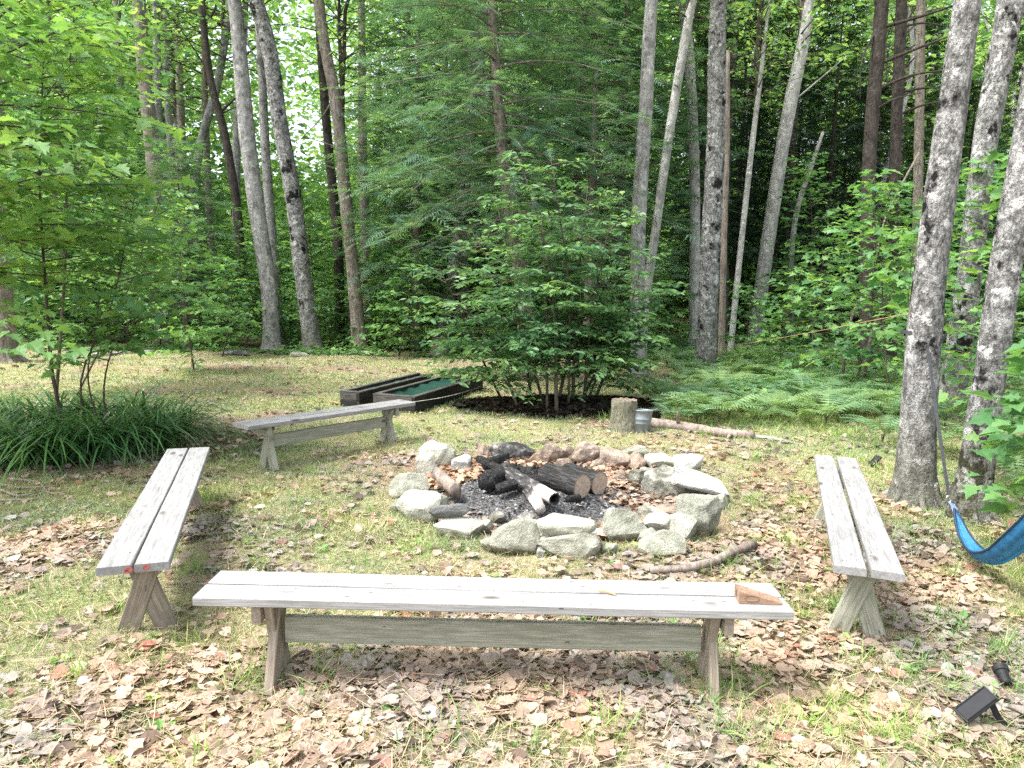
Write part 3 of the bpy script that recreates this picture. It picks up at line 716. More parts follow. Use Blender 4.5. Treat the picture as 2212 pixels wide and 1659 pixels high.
for (px, py, w, h, mt, lb) in [(510, 760, 62, 20, 'dark', 'dark low stone at the far edge of the clearing before the leaning trunks'),
                               (645, 765, 44, 12, 'grey', 'flat grey stone at the foot of the speckled leaning trunk'),
                               (793, 762, 46, 14, 'grey', 'flat grey stone at the clearing edge by the furrowed trunk')]:
    c = G(px, py+h*.4); W = w*c[1]/F; o = rock((W, W*.6, W*.3), int(px), 12).build('field_stone', S[mt]); o.location = (c[0], c[1], float(gh(c[0], c[1]))+W*.07)
    tag(o, lb, 'stone')

# ------------------------------------------------------------------ logs of the fire
def log(name, label, a, b, r0, r1, mats, cap_mat=None, seg=18, wob=.14, n=14, bend=0., knots=0, cat='log', hollow=False):
    a, b = np.asarray(a, float), np.asarray(b, float); d = b-a; L = np.linalg.norm(d)
    t = thing(name, label, cat, a); q = Vector(d).to_track_quat('X', 'Z')
    t.rotation_mode = 'QUATERNION'; t.rotation_quaternion = q
    mb = MB(); x = np.linspace(0, L, n); P = np.c_[x, bend*np.sin(x/L*math.pi), bend*.4*np.sin(x/L*5)]
    rr = np.linspace(r0, r1, n)*(1+.10*(rng.random(n)-.5)); rr[0] = r0
    base = 1+wob*(rng.random(seg)-.5); a_ = np.arange(seg)/seg*6.283; V = []
    for i in range(n):
        k = base*(1+wob*.5*(rng.random(seg)-.5)); V.append(np.c_[np.full(seg, x[i])+(0 if i in (0,) else .0), P[i, 1]+np.cos(a_)*rr[i]*k, P[i, 2]+np.sin(a_)*rr[i]*k])
    if i == n-1: V[-1][:, 0] += .03*(rng.random(seg)-.5)
    V = np.concatenate(V); ii = np.arange(n-1)[:, None]*seg; jj = np.arange(seg)[None]; kk = (jj+1) % seg
    Q = np.stack([ii+jj, ii+kk, ii+seg+kk, ii+seg+jj], -1).reshape(-1, 4)
    for s_ in range(knots):
        i0 = rng.integers(3, n-2); a0 = rng.random()*6.28; p = np.array([x[i0], P[i0, 1], P[i0, 2]]); dd = np.array([.4, math.cos(a0), math.sin(a0)])
        tube(mb, [p, p+dd*rr[i0]*1.3, p+dd*rr[i0]*1.9], [r1*.4, r1*.3, r1*.15], 6)
    mb.add(V, [Q, np.arange(seg)+(n-1)*seg] + ([] if cap_mat else [np.arange(seg)[::-1]]))
    mb.build('bark', mats, t, smooth=True)
    if cap_mat:
        cb = MB(); Vc = V[:seg].copy()
        if hollow:
            Vi = Vc*[1, .72, .72]; Vd = Vc*[1, .5, .5]+[min(.16, L*.4), 0, 0]
            cb.add(np.r_[Vc, Vi, Vd], [np.stack([np.arange(seg), np.arange(seg)+seg, (np.arange(seg)+1) % seg+seg, (np.arange(seg)+1) % seg], -1)[:, ::-1],
                    np.stack([np.arange(seg)+seg, np.arange(seg)+2*seg, (np.arange(seg)+1) % seg+2*seg, (np.arange(seg)+1) % seg+seg], -1)[:, ::-1], np.arange(seg)[::-1]+2*seg])
        else:
            Vm = np.r_[[V[:seg].mean(0)-[.006, 0, 0]], Vc-[.002, 0, 0], Vc]
            cb.add(Vm, [np.array([[0, 1+(k+1) % seg, 1+k] for k in range(seg)]), np.stack([np.arange(seg)+1, (np.arange(seg)+1) % seg+1, (np.arange(seg)+1) % seg+1+seg, np.arange(seg)+1+seg], -1)])
        cb.build('cut_end', cap_mat, t, smooth=False)
    return t
fa = At(1258, 1051, 5.55); fa[2] = max(fa[2], .11)
log('sawn_log', 'thick scorched log with a sawn round face, foremost of two', fa, fa+np.array([-.27, .30, .015]), .098, .094, LOGBARK, ENDG, 24, .05)
fb = At(1295, 1045, 5.78)
log('sawn_log', 'sawn log end peeking out behind the foremost round face', fb, fb+np.array([-.24, .26, .01]), .096, .09, LOGBARK, ENDG, 24, .05)
def lg(lb, p0, Y0, p1, Y1, r0, r1, mats=CHAR, **kw):
    return log('burnt_log', lb, At(*p0, Y0), At(*p1, Y1), r0, r1, mats, **kw)
lg('burnt log with a pale hollow end pointing at the viewer', (1198, 1078), 5.25, (1088, 1012), 5.95, .046, .062, PALELOG, cap_mat=CHAR, hollow=True, bend=.03, knots=1)
lg('split piece of pale charred wood below the hollow log', (1168, 1098), 5.2, (1146, 1060), 5.5, .04, .06, PALELOG, wob=.5, seg=9)
lg('thick coal black log end at the left of the fire pile', (1052, 1040), 5.62, (1108, 1020), 6.05, .078, .065, CHAR, knots=2, wob=.3)
lg('black log leaning on the back stones of the fire', (1062, 1008), 6.2, (1160, 1026), 6.1, .055, .05, CHAR, wob=.3, knots=2)
lg('thin charred stick across the top of the pile', (1035, 992), 6.15, (1135, 1040), 5.6, .035, .028, CHAR, wob=.25, knots=2)
lg('charred log lying beneath the sawn logs', (1215, 1048), 5.8, (1110, 1036), 6.1, .055, .06, CHAR, wob=.3, knots=1)
lg('black crooked branch stub at the back left of the pile', (1050, 1004), 6.0, (1095, 985), 6.4, .05, .03, CHAR, wob=.3, knots=2)
lg('short stub of charcoal in front of the black log end', (1075, 1056), 5.5, (1110, 1046), 5.6, .035, .045, CHAR, wob=.4, seg=9)
lg('brown split piece of firewood beside the cream stone', (945, 1022), 5.85, (985, 1060), 5.45, .055, .06, B_SNAG, wob=.6, seg=7)
lg('loose charcoal lump before the sawn face', (1225, 1078), 5.35, (1250, 1076), 5.42, .022, .03, CHAR, wob=.5, seg=8)

# ------------------------------------------------------------------ bark stump, bucket, pot, fallen wood
c = G(1350, 938); sY = c[1]
t = thing('tree_stump', 'short bark covered stump beside the grey bucket', 'stump', (c[0], c[1]+.14, 0))
mb = MB(); seg = 26; zs = [-.04, .02, .07, .17, .28, .36, .385]; rs = [.215, .185, .165, .155, .152, .15, .143]
ph = rng.random(seg); a = np.arange(seg)/seg*6.283; V = []
for z, r in zip(zs, rs):
    k = 1+.09*(ph-.5)+.05*(rng.random(seg)-.5)+(.18*np.maximum(0, np.sin(a*4+1)) if z < .05 else 0)
    V.append(np.c_[np.cos(a)*r*k, np.sin(a)*r*k, np.full(seg, z)+(.02*(rng.random(seg)-.5) if z > .35 else 0)])
V = np.concatenate(V); ii = np.arange(6)[:, None]*seg; jj = np.arange(seg)[None]; kk = (jj+1) % seg
mb.add(V, np.stack([ii+jj, ii+kk, ii+seg+kk, ii+seg+jj], -1).reshape(-1, 4)); mb.build('bark', bark_mat('mossy stump bark', (.04, .04, .028), (.14, .135, .095), (.24, .235, .175), .2, .4, 26, .8), t, smooth=True)
cb = MB(); Vc = V[-seg:]; cb.add(np.r_[[[0, 0, .375]], Vc*[.99, .99, 1]], np.array([[0, 1+k, 1+(k+1) % seg] for k in range(seg)])); cb.build('cut_top', simple('grey weathered stump top', (.16, .13, .10), .9, .2, 40, .5), t)
def lathe(prof, seg=28):
    mb = MB(); a = np.arange(seg)/seg*6.283; V = np.concatenate([np.c_[np.cos(a)*r, np.sin(a)*r, np.full(seg, z)] for r, z in prof]); n = len(prof)
    ii = np.arange(n-1)[:, None]*seg; jj = np.arange(seg)[None]; kk = (jj+1) % seg
    mb.add(V, np.stack([ii+jj, ii+kk, ii+seg+kk, ii+seg+jj], -1).reshape(-1, 4)); return mb
c = G(1387, 939)
ZINC = simple('dull galvanised metal', (.20, .225, .24), .45, .5, 9, .25, .1, .35)
t = thing('bucket', 'small grey metal bucket leaning by the stump', 'bucket', (c[0], c[1]+.1, .0), .4); t.rotation_euler = (R(-3), R(4), .4)
h = .27
pr = [(.001, .0), (.088, .0), (.092, .006), (.106, .11), (.1085, .113), (.1085, .119), (.107, .122), (.1135, .16), (.116, .163), (.116, .170), (.114, .173), (.121, h-.01), (.127, h-.006), (.127, h+.004), (.121, h+.006), (.117, h), (.106, .13), (.086, .008), (.001, .006)]
lathe(pr).build('body', ZINC, t, smooth=True)
hb = MB(); a = np.linspace(0, math.pi, 22); tube(hb, np.c_[np.cos(a)*.126, -.02-np.sin(a)*.035, h-.012-np.sin(a)*.10], .003, 6); hb.build('handle', ZINC, t)
for s in (-1, 1):
    eb = MB(); tube(eb, [(s*.118, 0, h-.03), (s*.132, 0, h-.012), (s*.120, 0, h+.002)], .007, 6); eb.build('handle_lug', ZINC, t)
c = G(1393, 921)
t = thing('plant_pot', 'small black plastic pot half hidden behind the bucket', 'pot', (c[0]+.16, c[1]+.25, 0))
lathe([(.001, 0), (.07, 0), (.09, .15), (.098, .152), (.098, .18), (.09, .18), (.088, .16), (.068, .02), (.001, .02)]).build('body', simple('black plastic', (.015, .015, .016), .45, .5), t, smooth=True)
def ground_stick(name, label, pts, r0, r1, mat, seg=9, cat='branch', n=16, wob=.2, dz=0., stubs=0):
    P = np.array([G(*p) for p in pts]); P[:, 2] = gh(P[:, 0], P[:, 1])+np.linspace(r0, r1, len(P))*.75+dz
    P = resample(P, n); P = P+rng.normal(size=P.shape)*[r0*.12, r0*.12, r0*.1]
    o0 = P[0].copy(); mb = MB(); tube(mb, P-o0, np.linspace(r0, r1, n)*(1+.15*(rng.random(n)-.5)), seg, wob=wob)
    for s_ in range(stubs):
        i0 = int(rng.integers(2, n-3)); dd = nrm(rng.normal(size=3)+[0, 0, .8]); tube(mb, [P[i0]-o0, P[i0]-o0+dd*r0*2.2, P[i0]-o0+dd*r0*3.5], [r0*.4, r0*.3, r0*.15], 6)
    return tag(mb.build(name, mat, None, o0, True), label, cat)
ground_stick('fallen_log', 'fallen pale pinkish log beyond the fire ring near the bucket', [(1405, 927), (1500, 935), (1560, 944), (1625, 951)], .065, .045, B_SNAG, 12, 'log', stubs=2)
ground_stick('fallen_branch', 'thin whitish branch lying past the end of the fallen log', [(1625, 950), (1665, 955), (1712, 962)], .022, .012, B_PALE)
ground_stick('fallen_branch', 'bent brown branch on the ground behind the front bench', [(1405, 1247), (1470, 1242), (1530, 1226), (1580, 1205), (1627, 1191)], .022, .030, B_SNAG, 10, dz=.03, n=10, wob=.1)
ground_stick('fallen_branch', 'straight pale pole on the ground behind the left maple', [(180, 775), (260, 768), (335, 762)], .05, .035, B_PALE)
for i, (pts, lb) in enumerate([([(0, 1046), (60, 1058), (120, 1052), (150, 1040)], 'curved pale dead stalk under the lily clumps'), ([(0, 1062), (50, 1070), (90, 1062)], 'short bleached stalk nearest the left picture edge'),
                               ([(20, 1036), (80, 1044), (130, 1066), (150, 1062)], 'looping dry root among the dead stalks'), ([(0, 1080), (60, 1078), (95, 1074)], 'thin bleached stick lowest under the lily clumps')]):
    ground_stick('dead_stalk', lb, pts, .011, .006, B_SNAG, 6, 'stalk', 12, dz=.015)
# exposed roots by the leaning trunk
ground_stick('exposed_root', 'pale root reaching from the stumpy trunk base at the clearing edge', [(930, 742), (944, 752), (975, 766), (1008, 778)], .05, .02, B_PALE, 8, 'root')

# ------------------------------------------------------------------ raised beds
def raised_bed(label, c1, u, v, L, W, h, boards=2):
    u = np.array(u, float); v = np.array(v, float)
    t = thing('raised_bed', label, 'raised bed', (c1[0], c1[1], 0), math.atan2(u[1], u[0]), 'raised garden beds')
    T = .045; sg = 1 if (u[0]*v[1]-u[1]*v[0]) > 0 else -1
    for k in range(boards):
        hh = h/boards; z = hh*(k+.5); m = W_DARKBED if k == 0 else W_GREYBED
        g_ = .004
        bobj('side_board', L, hh-g_, T, W_DARKBED, t, axes((1, 0, 0), (0, 1, 0), (L/2, sg*T/2, z))); bobj('side_board', L, hh-g_, T, m, t, axes((1, 0, 0), (0, 1, 0), (L/2, sg*(W-T/2), z)))
        bobj('end_board', W-2*T-.004, hh-g_, T, m, t, axes((0, 1, 0), (1, 0, 0), (T/2, sg*W/2, z))); bobj('end_board', W-2*T-.004, hh-g_, T, W_DARKBED, t, axes((0, 1, 0), (1, 0, 0), (L-T/2, sg*W/2, z)))
    bobj('top_rail', L, .07, .02, W_GREYBED, t, axes((1, 0, 0), (0, 0, 1), (L/2, sg*.03, h+.0115))); bobj('top_rail', L, .07, .02, W_GREYBED, t, axes((1, 0, 0), (0, 0, 1), (L/2, sg*(W-.03), h+.0115)))
    bobj('top_rail', W-.135, .07, .02, W_GREYBED, t, axes((0, 1, 0), (0, 0, 1), (.036, sg*W/2, h+.0115)))
    mb = MB(); nx_, ny_ = 40, 14; X, Yg = np.meshgrid(np.linspace(T+.01, L-T-.01, nx_), np.linspace(T+.01, W-T-.01, ny_))
    Z = h-.015-.09*np.sin(np.clip((Yg-T)/(W-2*T), 0, 1)*math.pi)*(.6+.4*np.sin(X*3.1))+.012*np.sin(X*17+Yg*9)+.008*rng.random(X.shape)
    i_ = (np.arange(ny_-1)[:, None]*nx_+np.arange(nx_-1)[None]).ravel(); mb.add(np.stack([X, sg*Yg, Z], -1).reshape(-1, 3), np.stack([i_, i_+1, i_+nx_+1, i_+nx_], -1))
    mb.build('netting', NET, t, smooth=True)
    return t
NET = simple('dark green netting', (.008, .045, .033), .55, .4, 60, .4, .3)
bq = G(896, 860, .2); bw_ = G(800, 848, .2)
raised_bed('dark timber raised bed with sagging green netting, nearer to the bench end', bq[:2], (.335, .944), (-.944, .335), 2.4, .62, .2)
bq = G(776, 850, .2)
raised_bed('narrow dark raised bed with green netting, farther left', bq[:2], (.335, .944), (-.944, .335), 2.3, .30, .2)
mb = MB(); a0 = np.array(At(886, 869, 8.9)); a1 = np.array(At(1040, 835, 10.6)); s_ = np.linspace(0, 1, 20)[:, None]
tube(mb, a0+(a1-a0)*s_-[0, 0, 1]*(.03*np.sin(s_*math.pi)), .004, 5)
STRING = simple('pale string', (.55, .54, .48), .8)
tag(mb.build('string', STRING), 'thin pale string running from the bench end along the raised bed', 'string')
heap = MB(); n = 2600; th = rng.random(n)*6.283; rr = np.sqrt(rng.random(n)); x = .62+np.cos(th)*rr*1.5; y = 10.2+np.sin(th)*rr*.7
a = rng.random(n)*6.283; z = gh(x, y)+.16*(1-rr)**.7*(.6+.6*n1(x, y, 2.))
for q in range(len(DT)):
    s_ = rng.integers(0, len(DT), n) == q; m_ = s_.sum(); scatter(heap, DT[q], np.stack([x, y, z+.02], -1)[s_], np.stack([np.cos(a), np.sin(a), .5*(rng.random(n)-.5)], -1)[s_], np.stack([rng.normal(size=m_)*.6, rng.normal(size=m_)*.6, np.ones(m_)], -1), .09)
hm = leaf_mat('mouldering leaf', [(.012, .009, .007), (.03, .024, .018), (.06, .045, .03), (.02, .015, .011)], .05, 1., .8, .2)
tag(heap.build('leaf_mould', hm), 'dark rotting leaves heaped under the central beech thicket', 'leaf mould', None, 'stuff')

# ------------------------------------------------------------------ foliage generators
UP = np.array([0, 0, 1.])
class Fol:
    def __init__(s, r): s.r = r; s.p = []; s.x = []; s.n = []; s.sc = []; s.w = MB()
    def branch(s, p0, d, L, droop=.15, tw=.4, tsp=.12, lsp=.07, leaf=.08, r0=.012, tilt=.35, wood=True, bare=.15, flat=True, lift=0.):
        r = s.r; d = nrm(d); nt = max(4, int(L*(1-bare)/tsp))
        sv = bare+(1-bare)*(np.arange(nt)+r.random(nt)*.6)/nt
        side = nrm(np.cross(d, UP)+1e-6)
        curve = lambda v: p0+np.outer(v, d)*L+np.outer(lift*L*v-droop*L*v**2, UP)
        if wood and r0 > 0:
            v = np.linspace(0, 1, 6); tube(s.w, curve(v), r0*(1-.85*v), 5 if r0 > .012 else 4, cap=False)
        P = curve(sv); sg = np.where(np.arange(nt) % 2 == 0, 1., -1.)
        tl = tw*L*(1.05-.75*sv)*(.6+.7*r.random(nt)); tl = np.maximum(tl, lsp*3)
        td = nrm(d*(.55+.3*r.random((nt, 1)))+side*sg[:, None]*(.6+.4*r.random((nt, 1)))+UP*r.normal(size=(nt, 1))*(.10 if flat else .35))
        nl = np.maximum(2, (tl/lsp).astype(int)); idx = np.repeat(np.arange(nt), nl)
        u = (np.arange(len(idx))-np.repeat(np.cumsum(nl)-nl, nl)+.5+.5*r.random(len(idx)))/nl[idx]
        Q = P[idx]+td[idx]*(tl[idx]*u)[:, None]-UP*(droop*.5*tl[idx]*u*u)[:, None]
        ls = np.where(r.random(len(idx)) < .5, 1., -1.)[:, None]; ts = np.cross(td[idx], UP)
        X = td[idx]*.6+ts*ls*.8+UP*(r.normal(size=(len(idx), 1))*.22-.12)
        Q = Q+r.normal(size=Q.shape)*lsp*.25
        N = np.tile(UP, (len(idx), 1))+r.normal(size=(len(idx), 3))*tilt
        s.p.append(Q); s.x.append(X); s.n.append(N); s.sc.append(leaf*(.6+.65*r.random(len(idx))))
    def leaves(s, mb, tpl, org=(0, 0, 0), mat=0, keep=1.):
        p = np.concatenate(s.p); x = np.concatenate(s.x); n = np.concatenate(s.n); sc = np.concatenate(s.sc)
        if keep < 1: k = s.r.random(len(p)) < keep; p, x, n, sc = p[k], x[k], n[k], sc[k]
        scatter(mb, tpl, p-np.asarray(org), x, n, sc, mat); return len(p)

def sapling_mesh(seed, height, spread, nb, leaf, tpl, lmat, lsp=.08, tsp=.16, tw=.42, z0=.12, droop=.18, stems=1, wmat=B_TWIG, r0=.02, elev=(.1, .5), prof=None, flat=True, lean=.1, names=('undergrowth',)):
    r = np.random.default_rng(seed); f = Fol(r)
    for s in range(stems):
        b = np.array([r.normal(), r.normal(), 0])*(.0 if stems == 1 else .18); tip = b+np.array([r.normal()*lean*height, r.normal()*lean*height, height*(1 if s == 0 else .6+.4*r.random())])
        mid = (b+tip)/2+r.normal(size=3)*.05*height*[1, 1, .2]; P = resample([b-[0, 0, .08], mid, tip], 10)
        tube(f.w, P, np.linspace(r0, r0*.25, 10), 6)
        m_ = nb//stems
        for i in range(m_):
            t = z0+(1-z0)*(i+r.random())/m_; p = P[0]*(1-t)+P[-1]*t
            k = t*9; k0 = min(8, int(k)); p = P[k0]*(1-k+k0)+P[k0+1]*(k-k0)
            az = i*2.4+r.normal()*.5+s; pr = (prof(t) if prof else (1.05-t)**.6*min(1, .35+t*2.2)); el = elev[0]+(elev[1]-elev[0])*t+r.normal()*.12
            f.branch(p, (math.cos(az)*math.cos(el), math.sin(az)*math.cos(el), math.sin(el)), max(.15, spread*pr*(.65+.6*r.random())), droop, tw, tsp, lsp, leaf, r0*.4, flat=flat)
    lm = MB(); f.leaves(lm, tpl)
    return f.w.mesh('stem', wmat, True), lm.mesh('foliage', lmat)
def plant(name, label, cat, meshes, loc, rz=0., sc=1., group=None, parts=('stem', 'foliage')):
    z = float(gh(loc[0], loc[1])) if len(loc) == 2 else loc[2]
    t = thing(name, label, cat, (loc[0], loc[1], z), rz, group); t.scale = (sc,)*3 if np.ndim(sc) == 0 else sc
    for nme, m in zip(parts, meshes): mobj(nme, m, t)
    return t

# ------------------------------------------------------------------ left maples
def big_maple(name, label, base, stems, seed, leaf, lsp=.085, tsp=.17, nb=26, spread=1.7, z0=.15, lmat=L_MAPLE, tpl=MAPLE, el=(.05, .45), azr=None, group=None, tw=.42, r0=.032, tilt=.38):
    r = np.random.default_rng(seed); f = Fol(r); base = np.asarray(base, float)
    for s, P in enumerate(stems):
        P = resample(np.asarray(P, float), 14); tube(f.w, P-base, np.linspace(r0*(1 if s == 0 else .6), r0*.2, 14), 7)
        m_ = nb if s == 0 else nb//5
        zz0 = z0 if s == 0 else .55
        for i in range(m_):
            t = zz0+(1-zz0)*(i+r.random())/m_; k = t*13; k0 = min(12, int(k)); p = P[k0]*(1-k+k0)+P[k0+1]*(k-k0)
            az = i*2.4+r.normal()*.5+s*1.3
            if azr: az = azr[0]+(azr[1]-azr[0])*r.random()
            e = el[0]+(el[1]-el[0])*t+r.normal()*.12
            L = spread*(1 if s == 0 else .5)*(1.1-t)**.45*min(1, .45+1.5*t)*(.6+.6*r.random())
            f.branch(p-base, (math.cos(az)*math.cos(e), math.sin(az)*math.cos(e), math.sin(e)), L, .16, tw, tsp, lsp, leaf, r0*.35, tilt)
    t = thing(name, label, 'tree', base, 0, group)
    f.w.build('trunk', B_TWIG, t, smooth=True); lm = MB(); c_ = f.leaves(lm, tpl); lm.build('crown', lmat, t)
    return t
b = G(118, 985); Yb = b[1]+.35; b = np.array([b[0]-.05, Yb, 0.])
st = [[b, At(122, 860, Yb), At(100, 640, Yb), At(85, 380, Yb+.1), At(90, 60, Yb+.2), At(60, -120, Yb+.3)],
      [b+[.1, .1, 0], At(175, 820, Yb+.1), At(240, 660, Yb+.2), At(280, 480, Yb+.4), At(300, 380, Yb+.5)],
      [b+[.35, .0, 0], At(190, 800, Yb), At(205, 720, Yb), At(215, 640, Yb)],
      [b+[.45, -.1, 0], At(225, 830, Yb-.1), At(250, 740, Yb-.2), At(330, 650, Yb-.2)]]
big_maple('young_maple', 'leafy young maple growing out of the lily clumps', b, st, 5, .105, nb=80, spread=1.75, z0=.31, lsp=.07, tsp=.125, r0=.02)
b2 = np.array([-5.2, 6.4, 0.]); Y2 = 6.3
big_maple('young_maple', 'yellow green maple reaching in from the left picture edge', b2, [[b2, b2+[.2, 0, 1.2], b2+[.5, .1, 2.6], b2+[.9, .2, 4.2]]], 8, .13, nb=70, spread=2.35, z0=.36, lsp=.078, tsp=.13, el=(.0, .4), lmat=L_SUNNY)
b3 = np.array([-6.6, 10.6, 0.])
big_maple('young_maple', 'taller maple filling the space behind the lily clumps', b3, [[b3, b3+[.2, .1, 2.], b3+[.3, .2, 4.], b3+[.6, .2, 6.2]], [b3+[.3, 0, 0], b3+[1., .3, 1.6], b3+[1.6, .2, 3.0]]], 9, .12, nb=76, spread=2.3, z0=.28, lsp=.08, tsp=.13, lmat=L_UNDER, r0=.025)
# lily clumps
def lily(seed, n=110, L=.98):
    r = np.random.default_rng(seed); mb = MB()
    for i in range(n):
        a = r.random()*6.283; ln = L*(.6+.6*r.random()); out = .55+.55*r.random(); b0 = np.array([r.normal()*.10, r.normal()*.10, 0]); u = np.array([math.cos(a), math.sin(a), 0]); w_ = np.array([-math.sin(a), math.cos(a), 0])
        s = np.linspace(0, 1, 7); x = out*ln*(s**1.4); z = ln*(.95*s-.86*out*s**2.3)
        C = b0+np.outer(x, u)+np.outer(z, UP); ww = .0115*(1-.15*s-.8*s**4)
        V = np.empty((14, 3)); V[0::2] = C-np.outer(ww, w_)+[0, 0, .004]; V[1::2] = C+np.outer(ww, w_)+[0, 0, .004]
        mb.add(V, np.array([(2*k, 2*k+1, 2*k+3, 2*k+2) for k in range(6)]))
    return mb.mesh('blades', L_LILY)
lm_ = [lily(s) for s in range(3)]
for i, (px, py, sc) in enumerate([(330, 968, 1.05), (250, 985, 1.0), (170, 995, 1.0), (95, 1005, 1.05), (20, 1010, 1.0), (290, 925, 1.0), (200, 935, 1.), (110, 945, 1.), (30, 950, 1.05), (-60, 990, 1.1), (365, 940, .8)]):
    c = G(px, py); t = thing('lily_clump', 'clump of long arching dark green blades under the young maple', 'plant', (c[0], c[1]+.1, float(gh(c[0], c[1]))), i*1.7, 'arching lily clumps'); t.scale = (sc,)*3; mobj('blades', lm_[i % 3], t)

# ------------------------------------------------------------------ central beech thicket
r = np.random.default_rng(21); f = Fol(r); bc = G(1200, 890); bc = np.array([bc[0], bc[1]+.3, 0])
t = thing('beech_thicket', 'broad beech thicket of many thin stems in the middle of the clearing edge', 'shrub', bc)
tips = [(1120, 330), (1190, 345), (1070, 420), (1270, 400), (1020, 500), (1320, 470), (950, 580), (1390, 560), (1170, 460), (1230, 520), (1000, 660), (1350, 670), (1420, 640)]
for i, (px, py) in enumerate(tips):
    Yt = bc[1]+r.normal()*.45; tip = At(px, py, Yt)-bc; b0 = np.array([(px-1200)/F*10*.35+r.normal()*.12, r.normal()*.3, -.05]); mid = (b0+tip)/2+np.array([r.normal()*.1, r.normal()*.1, .15]); P = resample([b0, mid, tip], 12)
    sm = MB(); tube(sm, P, np.linspace(.02+.008*r.random(), .004, 12), 6); sm.build('stem', B_TWIG, t, smooth=True)
    m_ = 24
    for k in range(m_):
        u = .24+.76*(k+r.random())/m_; q = u*11; k0 = min(10, int(q)); p = P[k0]*(1-q+k0)+P[k0+1]*(q-k0)
        az = k*2.4+r.normal()*.6+i; e = .02+.25*u+r.normal()*.12
        f.branch(p, (math.cos(az)*math.cos(e), math.sin(az)*math.cos(e), math.sin(e)), (.95*(1.25-u)**.5)*(.55+.65*r.random()), .16, .45, .058, .042, .108, .007, .42)
lm = MB(); f.leaves(lm, BEECH); f.w.build('twigs', B_TWIG, t); lm.build('foliage', L_BEECH, t)

# ------------------------------------------------------------------ conifers
def conifer(seed, H, z_lo, spread, nb, tpl, lmat, wmat, leaf=.34, lsp=.2, tsp=.24, droop=.22, tw=.4, el=(-.05, .25), trunk=None, r0=.15, prof=None, tilt=.25, dead=0, org=(0, 0, 0)):
    r = np.random.default_rng(seed); f = Fol(r)
    P = resample(np.asarray(trunk, float) if trunk is not None else np.array([(0, 0, -.1), (0, 0, H*.5), (r.normal()*.1, 0, H)]), 26)
    tr = MB(); rad = r0*(1-.93*np.linspace(0, 1, 26)**1.1); rad[0] *= 1.35; rad[1] *= 1.1; tube(tr, P, rad, 12, wob=.08, r=r)
    zz = P[:, 2]
    for i in range(nb):
        t = (i+r.random())/nb; z = z_lo+(H*.98-z_lo)*t; p = np.array([np.interp(z, zz, P[:, j]) for j in range(3)])
        az = i*2.4+r.normal()*.3; e = el[0]+(el[1]-el[0])*t+r.normal()*.08; L = spread*(prof(t) if prof else (1.03-t)**.8)*(.75+.4*r.random())
        f.branch(p, (math.cos(az)*math.cos(e), math.sin(az)*math.cos(e), math.sin(e)), max(.3, L), droop, tw, tsp, lsp, leaf, .022*min(1, L/1.5), tilt, bare=.12)
    for i in range(dead):
        z = .8+(z_lo+1.5)*r.random(); p = np.array([np.interp(z, zz, P[:, j]) for j in range(3)]); az = r.random()*6.28; L = .5+1.5*r.random(); d = np.array([math.cos(az), math.sin(az), .1*r.normal()])
        tube(tr, [p, p+d*L*.5+[0, 0, .03], p+d*L-[0, 0, .1*L]], [.014, .009, .003], 4)
    lm = MB(); f.leaves(lm, tpl)
    tr.V += f.w.V and [v for v in f.w.V]; off = tr.n
    for fc, mm in zip(f.w.Fc, f.w.M): tr.Fc.append(fc+off); tr.M.append(mm)
    tr.n += f.w.n
    return tr.mesh('trunk', wmat, True), lm.mesh('crown', lmat)
def tree2(name, label, meshes, loc, rz=0, sc=1., group=None, cat='tree'):
    return plant(name, label, cat, meshes, loc, rz, sc, group, ('trunk', 'crown'))
# hemlock behind the thicket
hb_ = np.array([At(1140, 860, 12.9)[0], 12.9, 0.]); hp = [hb_-[0, 0, .1], At(1130, 640, 12.9), At(1090, 370, 12.9), At(1066, 80, 12.9), At(1055, -200, 12.9), At(1050, -520, 12.9)]
hp = np.array(hp)-hb_
def hprof(t): return (1.0 if t < .45 else (1.5-t)/1.05)*(.75+.25*min(1, t*5))
tree2('hemlock', 'feathery dark green hemlock standing behind the beech thicket', conifer(31, hp[-1][2], 2.5, 2.3, 105, SPRAY, L_HEM, B_BROWN, .36, .13, .15, .26, .45, (-.08, .2), hp, .145, hprof, dead=8), (hb_[0], hb_[1]))
h2 = conifer(32, 9.5, 1.6, 2.3, 100, SPRAYF, L_HEM, B_BROWN, .46, .18, .2, .26, .45, r0=.14, prof=hprof, dead=8)
h3 = conifer(33, 12., 3.2, 2.6, 100, SPRAYF, L_HEM, B_BROWN, .5, .2, .22, .24, .45, r0=.17, prof=hprof, dead=14)
for i, (px, Y, m, sc, lb) in enumerate([(900, 18.6, h2, .92, 'hemlock left of the thicket with drooping feathery boughs'), (1270, 17.8, h2, 1.0, 'hemlock right behind the thicket, its boughs hanging over the beech leaves'),
        (1000, 19, h3, 1.0, 'tall hemlock in the middle of the far wood'), (400, 17.5, h2, .52, 'low dark hemlock behind the left maples'),
        (150, 21, h3, .85, 'dark hemlock at the far left behind the maples'), (1330, 19.5, h3, 1.05, 'hemlock beside the tall grey trunks')]):
    x = At(px, 700, Y)[0]; tree2('hemlock', lb, m, (x, Y), i*1.1, sc, 'hemlocks')
s1 = conifer(41, 13, 3.6, 2.1, 120, SPRAYF, L_SPR, B_DARK, .52, .2, .22, .3, .45, r0=.15, dead=40)
s2 = conifer(42, 10, 1.2, 1.9, 150, SPRAYF, L_SPR, B_DARK, .52, .16, .19, .25, .45, r0=.12, dead=20)
